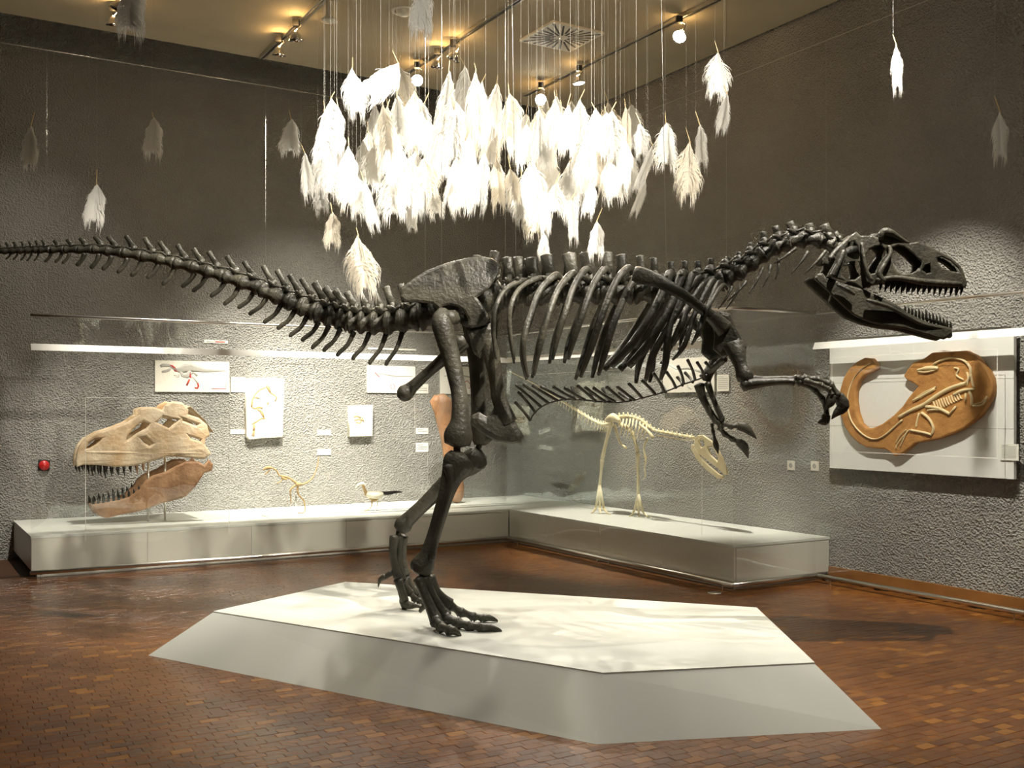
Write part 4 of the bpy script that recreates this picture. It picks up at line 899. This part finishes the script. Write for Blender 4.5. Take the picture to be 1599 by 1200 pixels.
# ---- little feathered model
rt = thing('feathered_model', 'little pale feathered dinosaur model with a dark fan tail', 'model', onq(583, 800, LQ)); rt.location.z = PT
zo = onq(575, 800, LQ).z-PT
def sk2(items):
    for nm, pts, r, m in items:
        P = smooth_path([tuple(onq(x, y, LQ)-Vector((0, 0, zo*max(0, min(1, (y-760)/40)))))+(r[i],) for i, (x, y) in enumerate(pts)], 4)
        MB().tube([Vector(p[:3]) for p in P], [p[3]*KL for p in P], W(0, 1, 0), 8).build(nm, M[m], rt)
sk2((('head', [(556, 763), (560, 758), (566, 756), (570, 759)], [.5, 2, 3.2, 2.4], 'plate'), ('neck', [(567, 757), (570, 766), (574, 774)], [2.8, 2.6, 4], 'inkbrown'), ('body', [(572, 772), (580, 774), (590, 774), (598, 772)], [4, 6.5, 7, 4], 'plate'), ('wing', [(576, 776), (584, 781), (592, 778)], [2, 4, 2], 'inkbrown'), ('tail', [(590, 770), (605, 771), (618, 769), (628, 769)], [2, 3.2, 2.4, .8], 'dark'),
     ('leg', [(581, 778), (581, 790), (577, 797), (570, 799)], [2, 1, .8, 1], 'inkbrown'), ('leg', [(588, 778), (590, 788), (587, 799)], [2, 1, .8], 'plate')))
# ================================================================ pale small skeleton in the right-hand case
SP = 7.08; KR = 11.6/F
pale = thing('pale_skeleton', 'pale ivory skeleton of a small long-necked dinosaur in the corner case', 'skeleton', onp(970, 803, SP)); pale.location.z = PT
LP_ = W(1, 0, 0)
def R_(x, y, l=0): return onp(x, y, SP+l)
def pb(nm, pts, r, l=0, seg=7):
    P = smooth_path([tuple(R_(p[0], p[1], p[2] if len(p) > 2 else l))+((r[i] if isinstance(r, (list, tuple)) else r),) for i, p in enumerate(pts)], 4)
    return MB().tube([Vector(p[:3]) for p in P], [max(p[3], .25)*KR for p in P], LP_, seg).build(nm, M['ivory'], pale)
tp = smooth_path([(793, 579), (820, 592), (850, 609), (870, 622), (890, 634), (915, 650), (940, 663), (952, 662)], 5)
for i, (x, y) in enumerate(tp[:-1]):
    x2, y2 = tp[i+1]; t = i/len(tp); r = .9+2.4*t
    mb = MB().tube([R_(x, y), R_((x+x2)/2, (y+y2)/2), R_(x2, y2)], [r*KR*1.1, r*KR*.75, r*KR*1.1], LP_, 7)
    if t > .3:
        mb.tube([R_(x, y), R_(x-1.5, y-r*2.1)], [r*.5*KR, r*.3*KR], LP_, 5); mb.tube([R_(x, y), R_(x-3.5*t, y+r*4.0)], [r*.4*KR, r*.2*KR], LP_, 5)
    mb.build('tail_vertebra', M['ivory'], pale)
nb = smooth_path([(952, 661), (965, 652), (985, 651), (1003, 657), (1020, 671), (1040, 676), (1062, 680), (1084, 684)], 3)
for i, (x, y) in enumerate(nb[:-1]):
    x2, y2 = nb[i+1]; r = 3.3 if i < 12 else 2.6
    MB().tube([R_(x, y), R_((x+x2)/2, (y+y2)/2), R_(x2, y2)], [r*KR*1.05, r*KR*.75, r*KR*1.05], LP_, 7).tube([R_((x+x2)/2, (y+y2)/2), R_((x+x2)/2-1, (y+y2)/2-r*1.9)], [r*.6*KR, r*.35*KR], LP_, 5).build('vertebra', M['ivory'], pale)
for sg in (-1, 1):
    pb('hip_blade', [(948, 657, sg*.05), (958, 652, sg*.07), (968, 658, sg*.06)], [4, 7, 3])
    pb('pubis', [(960, 664, sg*.05), (968, 690, sg*.03), (978, 700, 0)], [3, 2, 2.4]); pb('ischium', [(955, 664, sg*.05), (948, 680, sg*.03)], [3, 1.5])
    pb('shoulder_blade', [(1000, 664, sg*.07), (1010, 672, sg*.08), (1020, 684, sg*.06)], [2, 2.4, 3])
    for i in range(8):
        x = 974+i*5.2; y = 655+max(0, i-3)*2.2
        pb('rib', [(x, y, sg*.02), (x-2, y+13, sg*.10), (x-5-i*.3, y+32-abs(i-3)*2.2, sg*.06)], [1.5, 1.3, .7], seg=5)
pb('neck_rib', [(1025, 680), (1060, 686), (1082, 688)], [1, .8, .5])
zr = lambda x, y: onp(x, y, SP).z
for l, pts in ((-.09, [(955, 660), (952, 672), (946, 694), (941, 716)]), (.09, [(968, 662), (985, 672), (992, 690), (996, 706)])): pb('thigh', pts, [4, 3.4, 2.8, 3.6], l)
pb('shin', [(941, 718), (939, 738), (937, 757)], [3.6, 2.2, 2.6], -.09); pb('shin', [(996, 708), (997, 740), (997, 772)], [3.6, 2.3, 2.6], .09)
def foot(x, y0, l):
    a = R_(x, y0, l); gz = PT+.003; top_ = a
    for k, (dx, dq) in enumerate(((-.05, -.02), (.0, 0), (.05, .02))):
        mid = W(pq(a)[0]+dq, pq(a)[1]-dx, gz+.06); tip = W(pq(a)[0]+dq*3-.02, pq(a)[1]-.05-dx*2.4, gz)
        MB().tube([top_, mid], [.018, .013], LP_, 6).build('metatarsal', M['ivory'], pale); MB().tube([mid, (mid+tip)/2+Vector((0, 0, -.018)), tip], [.014, .011, .004], LP_, 6).build('toe', M['ivory'], pale)
foot(937, 758, -.09); foot(997.5, 773, .09)
for l in (-.08, .10): pb('arm', [(1012, 684, l), (1006, 700, l), (1009, 716, l)], [2.4, 1.6, 1.8]); pb('forearm', [(1009, 716, l), (1007, 732, l)], [1.6, 1.2]); pb('claw', [(1007, 732, l), (1008, 744, l), (1004, 750, l)], [1.4, 1, .4])
SKZ = lambda zs: zpx(zs, 820, 560, 4)
PSK = SKZ([(1065, 500), (1085, 482), (1115, 480), (1165, 515), (1195, 545), (1235, 620), (1262, 690), (1268, 722), (1250, 728), (1215, 690), (1150, 640), (1085, 590), (1062, 545)])
PH_ = [SKZ([(1090, 515), (1115, 505), (1130, 540), (1105, 560)]), SKZ([(1145, 555), (1175, 550), (1212, 620), (1205, 645), (1160, 600)])]
def pm(side):
    def f(x, y, z): return onp(x, y, SP - side*.05*(1-.6*max(0, min(1, (x-1085)/50)))) + W(z*KR, 0, 0)
    return f
merge(plate(PSK, PH_, 3.5, 1, pm(1), 0), plate(PSK, PH_, 3.5, 1, pm(-1), 0)).build('skull', M['ivory'], pale)
PJ = SKZ([(1045, 540), (1060, 540), (1090, 610), (1150, 670), (1215, 725), (1240, 735), (1235, 752), (1205, 748), (1130, 690), (1070, 620), (1045, 570)])
merge(plate(PJ, [], 3.5, 1, pm(1), 0), plate(PJ, [], 3.5, 1, pm(-1), 0)).build('lower_jaw', M['ivory'], pale)
# panels on the right wall behind it
def rcard(x0, y0, x1, y1, name, label, cat, m='card', th=.02, lines=0, p=WALL_P):
    a, b_ = onp(x0, y0, p), onp(x1, y1, p); qa, qb = pq(a)[1], pq(b_)[1]; z1, z0 = a.z, b_.z
    rt = thing(name, label, cat, W(p-th, (qa+qb)/2, z0)); MB().pbox(p-th, p, min(qa, qb), max(qa, qb), z0, z1).build('panel', M[m], rt)
    if lines:
        mb = MB(); hh = (z1-z0)/(lines+1.5); w_ = abs(qa-qb); hi = max(qa, qb)
        for k in range(lines): zz = z1-hh*(k+1); mb.pbox(p-th-.001, p-th+.001, hi-w_*(.9 if k else .55), hi-w_*.1, zz-hh*.16, zz+hh*.16)
        mb.build('print', M['grey'], rt)
    return rt
def rstroke(rt, pts, r, m, p, name='print'):
    V = [onp(x, y, p) for x, y in pts]; MB().tube(V, [(rr*.0066, .0018) for rr in (r if isinstance(r, (list, tuple)) else [r]*len(pts))], W(1, 0, 0), 6).build(name, M[m], rt)
rt = rcard(1038, 562, 1118, 612, 'info_panel', 'cream panel on the right wall behind the dark forelimb', 'sign', 'sign')
rstroke(rt, [(1044, 570), (1056, 577), (1075, 575), (1095, 580), (1110, 590)], [.5, 1.2, 2, 2.4, 1], 'grey', WALL_P-.021); rstroke(rt, [(1072, 590), (1074, 604), (1080, 608)], .5, 'grey', WALL_P-.021)
rcard(1121, 586, 1140, 611, 'label_card', 'cream text card beside the panel on the right wall', 'card', 'sign', .01, 7)
# ================================================================ ochre fossil on its white board, right wall
BP = WALL_P-.10
a, b_ = onp(1296, 535, BP), onp(1583.5, 749, BP); qa, qb = pq(a)[1], pq(b_)[1]
zt = onp(1440, 522.5, BP).z; zb = onp(1440, 740, BP).z
bd = thing('mounting_board', 'big white board on the right wall carrying the ochre fossil slab', 'board', W(BP, (qa+qb)/2, zb))
MB().pbox(BP, BP+.035, qb, qa, zb, zt).build('board', M['board'], bd)
for k in (1, 2): MB().pbox(BP-.0015, BP+.001, qb, qa, zb+(zt-zb)*k/3-.0015, zb+(zt-zb)*k/3+.0015).build('joint', M['grey'], bd)
for qq_ in (qa-.12, qb+.12): MB().pbox(BP+.03, WALL_P, qq_-.03, qq_+.03, zb+.15, zt-.15).build('batten', M['sign'], bd)
# thin top ledge
a2, b2 = onp(1299, 537, BP-.02), onp(1584, 512, BP-.02)
MB().pbox(BP-.03, BP, qb, qa, zt-.012, zt+.012).build('top_ledge', M['steel'], bd)
S8 = lambda zs: zpx(zs, 1260, 500, 4.286)
SLAB = S8([(300, 330), (350, 285), (400, 258), (445, 262), (478, 300), (478, 325), (440, 345), (395, 365), (355, 415), (335, 470), (333, 540), (345, 620), (370, 690), (410, 728), (450, 730), (520, 700), (600, 640), (660, 580), (700, 520), (735, 480), (765, 445), (740, 425), (690, 400), (668, 375), (690, 335), (730, 290), (800, 262), (850, 225), (930, 208), (1000, 212), (1080, 210), (1140, 240), (1180, 280), (1225, 340), (1250, 390), (1258, 450), (1245, 520), (1210, 580), (1170, 640), (1110, 690), (1050, 730), (980, 760), (900, 790), (820, 808), (740, 820), (690, 860), (640, 900), (600, 905), (575, 880), (540, 860), (470, 855), (420, 850), (360, 820), (310, 770), (270, 710), (248, 640), (240, 560), (242, 470), (262, 395)])
sb = thing('fossil_slab', 'ochre rock slab with a cream fossil skeleton and a hooked tail strip', 'fossil', onp(1430, 700, BP-.05))
plate(SLAB, [], 12, 2.5, lambda x, y, z: onp(x, y, BP-.034)+W(z*.0055, 0, 0), 1).build('rock', M['slab'], sb)
def fos(zs, r, nm='fossil_bone'):
    P = S8(zs) if len(zs) < 3 else S8([p[:2] for p in smooth_path(zs, 3)]); V = [onp(x, y, BP-.070) for x, y in P]
    if isinstance(r, (list, tuple)): n_ = len(V); R = [r[min(int(i*(len(r)-1)/(n_-1)), len(r)-1)] for i in range(n_)]
    else: R = [r]*len(V)
    MB().tube(V, [(rr*.0013, .010+.0008*rr) for rr in R], W(1, 0, 0), 7).build(nm, M['slabbone'], sb)
fos([(430, 290), (380, 320), (330, 370), (295, 440), (276, 520), (280, 600), (300, 670), (340, 730), (400, 780), (460, 798), (520, 775), (580, 725), (640, 670)], [2, 3, 4, 5, 6, 7], 'tail_bones')
fos([(620, 650), (700, 605), (780, 570), (840, 530), (900, 490), (980, 450), (1060, 425)], [12, 14, 15, 14, 13, 10], 'backbone')
fos([(1060, 430), (1090, 390), (1100, 340), (1085, 300), (1040, 265), (960, 255), (890, 275), (850, 300)], [9, 8, 8, 7, 7, 7, 7], 'neck_bones')
fos([(745, 335), (790, 325), (850, 320), (880, 325)], [8, 14, 13, 6], 'skull')
fos([(750, 345), (800, 350), (860, 335)], [5, 6, 4], 'jaw')
for zs, r in (([(715, 540), (790, 500), (860, 460)], 9), ([(730, 525), (800, 480), (865, 450)], 6), ([(800, 580), (880, 590), (960, 630)], 10), ([(960, 630), (1000, 580)], 7), ([(810, 605), (890, 600), (950, 620)], 6),
    ([(990, 500), (1050, 470), (1120, 465)], [12, 10, 8]), ([(1090, 480), (1105, 520), (1105, 570)], 8), ([(1065, 490), (1065, 545)], 5), ([(1115, 575), (1180, 565), (1210, 510)], 6), ([(1120, 565), (1175, 548), (1200, 520)], 4),
    ([(990, 320), (1020, 330), (1005, 370), (1050, 400)], 5), ([(770, 620), (820, 660), (850, 720), (840, 765)], [9, 8, 9, 9]), ([(840, 770), (770, 750), (700, 738)], [9, 8, 9]), ([(755, 625), (740, 680), (735, 715)], 6), ([(690, 735), (650, 780), (610, 830), (600, 860)], 5), ([(680, 740), (650, 800), (625, 855)], 4), ([(670, 735), (630, 770), (600, 820)], 4),
    ([(1100, 360), (1110, 420), (1120, 450)], 6), ([(1075, 350), (1085, 400), (1075, 440)], 5)): fos(zs, r)
for i in range(11):
    x = 850+i*17; y = 545-i*6; fos([(x, y), (x+12, y+35), (x+22, y+62-i*2)], 3.5, 'rib')
c0 = onp(1562.5, 693, BP-.005); c1 = onp(1591.5, 720, BP-.005); q0_, q1_ = pq(c0)[1], pq(c1)[1]
rt = thing('label_card', 'white text card overlapping the edge of the big white board', 'card', W(BP-.004, (q0_+q1_)/2, c1.z))
MB().pbox(BP-.010, BP-.003, q1_, q0_, c1.z, c0.z).build('panel', M['card'], rt)
mb = MB(); hh = (c0.z-c1.z)/12
for k in range(10): zz = c0.z-hh*(k+1); mb.pbox(BP-.011, BP-.009, q0_-(q0_-q1_)*(.88 if k else .45), q0_-(q0_-q1_)*.08, zz-hh*.16, zz+hh*.16)
mb.build('print', M['grey'], rt)
# ================================================================ hanging feathers
def feather_mesh(seed, bend, fluff, taper, curl):
    """unit plume: hangs from (0,0,0) to about z=-1, half width ~.5; soft barbs spread from the shaft and droop"""
    rnd = random.Random(seed); mb = MB()
    def sh(t): return Vector((bend*t*t + .04*math.sin(t*5+seed), curl*.25*t*t*math.sin(seed), -t*.88))
    def wd(t): return (min(1, (t+.04)/.34)**.8) * (1-.30*max(0, (t-.65)/.35)**taper) * (.88+.12*math.sin(t*8+seed))
    S_ = [sh(i/12) for i in range(13)]
    mb.tube(S_, [.018*(1-.8*i/12) for i in range(13)], seg=4)
    def barb(t, side, wf, dy, dn, hw):
        o = sh(t); w_ = .5*wd(t)*wf; d_ = Vector((0, 0, hw)); e_ = Vector((side*hw*.9, 0, 0)); b = len(mb.v)
        p1 = o+Vector((side*w_*.50, dy*.5, -dn*.22)); p2 = o+Vector((side*w_*.86, dy, -dn*.70)); p3 = o+Vector((side*w_*(.98+.06*rnd.random()), dy*1.3, -dn*1.25)); p4 = p3+Vector((side*.03*(rnd.random()-.6), dy*.2, -dn*(.25+.75*rnd.random())))
        mb.v += [o+d_, o-d_, p1+d_, p1-d_, p2+d_*.6+e_*.6, p2-d_*.6-e_*.6, p3+e_*.7, p3-e_*.7, p4]
        for q in ((0, 1, 3, 2), (2, 3, 5, 4), (4, 5, 7, 6), (6, 7, 8)): mb.face([b+i for i in q], True)
    for side in (-1, 1):
        for k in range(78): barb(.0+.99*k/78, side, 1+fluff*.75*(rnd.random()-.55), fluff*.30*(rnd.random()-.5), .08+.13*rnd.random()+.03*k/78, .0095)
        for k in range(44): barb(.03+.95*k/44, side, .72+.3*rnd.random(), .10*side*0+.20*(rnd.random()-.5), .13+.09*rnd.random(), .013)
        for k in range(26): barb(.06+.93*k/26, side, .35+.3*rnd.random(), .22*(rnd.random()-.5), .16+.08*rnd.random(), .016)
    for k in range(22):                                  # rounded end
        a = (k/21-.5)*2.2; o = sh(.97); b = len(mb.v); l = .12+.05*rnd.random(); p = o+Vector((math.sin(a)*.26, .12*(rnd.random()-.5), -math.cos(a)*l)); d_ = Vector((.016, 0, 0))
        mb.v += [o+d_, o-d_, p]; mb.face([b, b+1, b+2], True)
    me = bpy.data.meshes.new('vane'); me.from_pydata([v[:] for v in mb.v], [], mb.f); me.polygons.foreach_set('use_smooth', mb.smooth); me.update(); return me
VAR = []
for sd, bend, fl, tp_, cu in ((1, .0, .5, 1.2, .2), (2, .12, .6, 1.0, .5), (3, -.12, .6, 1.6, -.5), (4, .05, .9, .8, .3), (5, -.06, .8, 2, .6), (6, .28, .5, 1.0, .5), (7, -.30, .5, 1.0, -.4), (8, .02, .7, 3, .0)):
    me = feather_mesh(sd, bend, fl, tp_, cu); me2 = me.copy(); me.materials.append(M['feath']); me2.materials.append(M['feath2']); VAR.append((me, me2))
qm = bpy.data.meshes.new('quill'); mbq = MB().tube([Vector((0, 0, -.02)), Vector((0, 0, .5)), Vector((0, 0, 1))], [.5, .45, .38], seg=6); qm.from_pydata([v[:] for v in mbq.v], [], mbq.f); qm.materials.append(M['quill'])
tm = bpy.data.meshes.new('thread'); mbq = MB().tube([Vector((0, 0, 0)), Vector((0, 0, 1))], [1, 1], seg=4, caps=False); tm.from_pydata([v[:] for v in mbq.v], [], mbq.f); tm.materials.append(M['thread'])
FR = random.Random(11); FEATHERS = []
CLUSTER = 'white plume in the thick of the hanging feather cloud'
def feather(xt, yt, xb, yb, wpx, d, label=CLUSTER, var=None, cream=False, qx=None, qy=None, group='feathers hung on threads'):
    """(xt,yt) top of the vane, (xb,yb) its tip, in photo pixels at distance d; quill end (qx,qy)"""
    a, b_ = pix(xt, yt, d), pix(xb, yb, d); L = (b_-a).length; wid_ = wpx/F*d
    root = thing('feather', label, 'feather', a, group)
    ang = math.atan2((b_-a).x, -(b_-a).z); v = FR.randrange(8) if var is None else var
    o = bpy.data.objects.new('vane', VAR[v][1 if cream else 0]); COL.objects.link(o); o.parent = root
    o.rotation_euler = (0, -ang, FR.uniform(-.7, .7)); o.scale = (wid_*1.12, wid_*.9, L)
    if qx is None: qx, qy = xt+FR.uniform(-7, 7)+(xt-xb)*.12, yt-FR.uniform(9, 17)
    t_ = pix(qx, qy, d); ql = (t_-a).length
    q = bpy.data.objects.new('quill', qm); COL.objects.link(q); q.parent = root; q.scale = (.0065, .0065, ql)
    q.rotation_euler = (t_-a).to_track_quat('Z', 'Y').to_euler()
    h = bpy.data.objects.new('thread', tm); COL.objects.link(h); h.parent = root; h.location = t_-a; 
    tp_, tq_ = pq(t_); ztop = CEIL-.036 if any(abs(tp_-k) < .034 and 1 < tq_ < e for k, e in ((.30, 10.6), (1.85, 10.6), (3.40, 10.92), (4.95, 10.55), (6.52, 10.6))) else CEIL
    h.scale = (.0004, .0004, ztop-t_.z); FEATHERS.append((xt, yt, xb, yb, wpx, d, t_.x/t_.y, t_.y))
    return root
# single feathers that hang apart
feather(49, 196, 48, 258, 23, 7.4, 'white plume hanging alone above the end of the tail', 2, qx=54, qy=177)
feather(240, 184, 240, 241, 27, 8.6, 'dim plume hanging alone high before the back wall, left of the feather cloud', 0, False, 238, 176)
feather(151, 288, 148, 348, 29, 7.2, 'white plume hanging alone above the middle of the tail', 0, qx=152, qy=266)
feather(455, 186, 453, 238, 28, 8.4, 'dim cone-shaped plume at the left edge of the feather cloud', 7, False, 452, 172)
feather(519, 332, 520, 382, 24, 6.2, 'cream plume hanging below the left of the feather cloud', 0, True, 517, 318)
feather(560, 368, 568, 455, 40, 5.9, 'big cream plume hanging lowest, just above the tail root', 3, True, 557, 357)
feather(893, 310, 893, 374, 17, 6.4, 'slim curled plume below the right of the feather cloud', 5, qx=900, qy=298)
feather(932, 346, 932, 398, 23, 6.2, 'blunt plume hanging just above the back spines', 0, qx=940, qy=327)
feather(849, 364, 850, 402, 16, 6.6, 'short pale plume touching the tall back spine', 7, False, 850, 352)
feather(1122, 83, 1118, 151, 38, 6.6, 'broad plume at the top right, above a thin one', 4, qx=1117, qy=66)
feather(1136, 146, 1127, 203, 19, 6.38, 'thin plume at the top right, below a broad one', 2, qx=1131, qy=134)
feather(1400, 70, 1399, 138, 15, 7.0, 'thin curved plume hanging alone high above the dinosaur skull', 5, False, 1395, 55)
feather(1562, 174, 1558, 247, 21, 7.0, 'curved plume hanging alone farthest out by the right wall', 5, qx=1554, qy=152)
feather(1040, 192, 1040, 259, 38, 6.7, 'bell-shaped plume crossed by the steel suspension cable', 7, qx=1039, qy=177)
feather(1078, 222, 1070, 308, 36, 6.5, 'long stained plume at the right end of the feather cloud', 3, True, 1072, 202)
feather(1093, 195, 1097, 256, 20, 6.6, 'slim plume at the right end of the feather cloud, beside the stained one', 0, qx=1087, qy=176)
feather(660, -28, 659, 52, 40, 4.6, 'near plume cut by the top edge beside the smoke detector', 0, False, 660, -44)
feather(207, -35, 206, 51, 42, 4.6, 'near plume beside the spotlight above the tan skull', 0, False, 207, -50)
feather(551, 106, 556, 178, 30, 6.6, 'curly bright plume at the upper left of the feather cloud', 3, qx=551, qy=91)
feather(622, 98, 583, 160, 40, 6.4, 'big arched plume at the top left of the feather cloud', 6, qx=614, qy=81)
feather(1019, 226, 1000, 290, 15, 6.4, 'thin sickle-shaped plume at the lower right of the feather cloud', 6, qx=1010, qy=208)
feather(1008, 280, 993, 332, 15, 6.5, 'thin plume with a curled tip at the lower right of the feather cloud', 6, qx=1012, qy=268)
feather(710, 170, 708, 252, 36, 5.4, 'shaded rounded plume in front of the feather cloud', 0, False, 711, 158)
CL = [(622, 98, 642, 168, 24), (508, 176, 497, 276, 34), (521, 180, 527, 271, 20), (476, 238, 486, 306, 22), (535, 220, 530, 277, 11), (545, 227, 540, 302, 25), (500, 268, 504, 329, 26), (555, 268, 562, 335, 25), (568, 282, 587, 351, 18), (575, 206, 574, 292, 42), (586, 163, 590, 226, 24), (606, 166, 600, 262, 40), (610, 262, 610, 336, 42), (640, 244, 640, 326, 34), (620, 150, 624, 216, 34), (655, 164, 642, 242, 20), (649, 142, 648, 202, 24), (662, 163, 655, 222, 22), (664, 246, 669, 303, 36), (672, 284, 679, 335, 26), (701, 112, 686, 246, 36), (726, 103, 726, 202, 38), (744, 110, 745, 216, 26), (754, 126, 752, 217, 22), (776, 130, 769, 202, 28), (771, 188, 765, 262, 36), (795, 170, 800, 237, 22), (703, 268, 712, 331, 17), (715, 256, 727, 312, 38), (756, 238, 748, 322, 24), (776, 246, 775, 321, 24), (797, 262, 799, 319, 28), (815, 278, 822, 346, 36), (822, 178, 820, 248, 42), (844, 166, 845, 252, 38), (870, 150, 872, 232, 32), (893, 157, 895, 212, 23), (911, 173, 914, 241, 26), (935, 190, 931, 224, 22), (950, 160, 955, 228, 30), (977, 167, 980, 229, 21), (1000, 192, 1005, 244, 23), (972, 236, 975, 303, 42), (950, 248, 955, 312, 28), (925, 284, 921, 336, 22), (905, 252, 910, 307, 28), (868, 286, 870, 333, 30), (850, 296, 853, 362, 17), (831, 296, 836, 366, 32), (935, 228, 927, 278, 20), (985, 240, 990, 300, 24), (640, 322, 641, 357, 19), (690, 235, 690, 274, 22)]
def freedepth(x0, y0, x1, y1, w_, lo, hi):               # the distance at which a plume stays clear of the plumes and threads already hung
    best = None
    for k in range(60):
        d = lo+(hi-lo)*(k+FR.random())/60; gap = 9; X = x0/F*d-CX/F*d
        for (a0, b0, a1, b1, pw, pd, tx, ty) in FEATHERS:
            r = (pw+w_)*.5+6
            if min(x0, x1)-r < max(a0, a1) and min(a0, a1) < max(x0, x1)+r and b0 < y1+16 and y0 < b1+16: gap = min(gap, abs(pd-d))
            if b1 > y0 and abs(tx*F+CX-(x0+x1)/2) < w_*.75+6: gap = min(gap, abs(pd-d)+.05)      # its thread, this vane
            if y1 > b0 and abs(x0-(a0+a1)/2) < pw*.75+12: gap = min(gap, abs(pd-d)+.05)          # this thread, its vane
        gap = min(gap, .24)+FR.random()*.01
        if best is None or gap > best[0]: best = (gap, d)
    return best[1]
def looks(x, y0, y1, w_, cream, var):
    row = 'high in' if y0 < 150 else ('amid' if y1 < 290 else 'low in')
    wd_ = 'slim' if w_ < 22 else ('broad' if w_ > 33 else 'soft')
    over = 'above the tail root' if x < 600 else ('above the hip blade' if x < 745 else ('above the rear ribs' if x < 880 else 'above the middle ribs'))
    ln_ = 'short ' if y1-y0 < 60 else ('long ' if y1-y0 > 76 else '')
    bow = ('straight', 'gently bowed', 'gently bowed', 'ruffled', 'ruffled', 'strongly bowed', 'strongly bowed', 'straight')[var]
    return '%s%s %s %s plume %s the feather cloud, %s' % (ln_, wd_, bow, 'cream' if cream else 'white', row, over)
todo = [(x0, y0, x1, y1, w_) for x0, y0, x1, y1, w_ in CL]
for _ in range(46):
    x = FR.uniform(500, 985); yc = 135+ .00035*(x-735)**2; y = FR.uniform(yc, 262 if x < 900 else 250); L = FR.uniform(55, 85)
    if y+L > 335: L = 335-y
    todo.append((x, y, x+FR.uniform(-10, 10), y+L, FR.uniform(22, 38)))
for x0, y0, x1, y1, w_ in todo:
    cr_ = FR.random() < .22; vr = FR.randrange(8)
    feather(x0, y0, x1, y1, w_, freedepth(x0, y0, x1, y1, w_, 5.8, 7.9), looks((x0+x1)/2, y0, y1, w_, cr_, vr), vr, cr_)
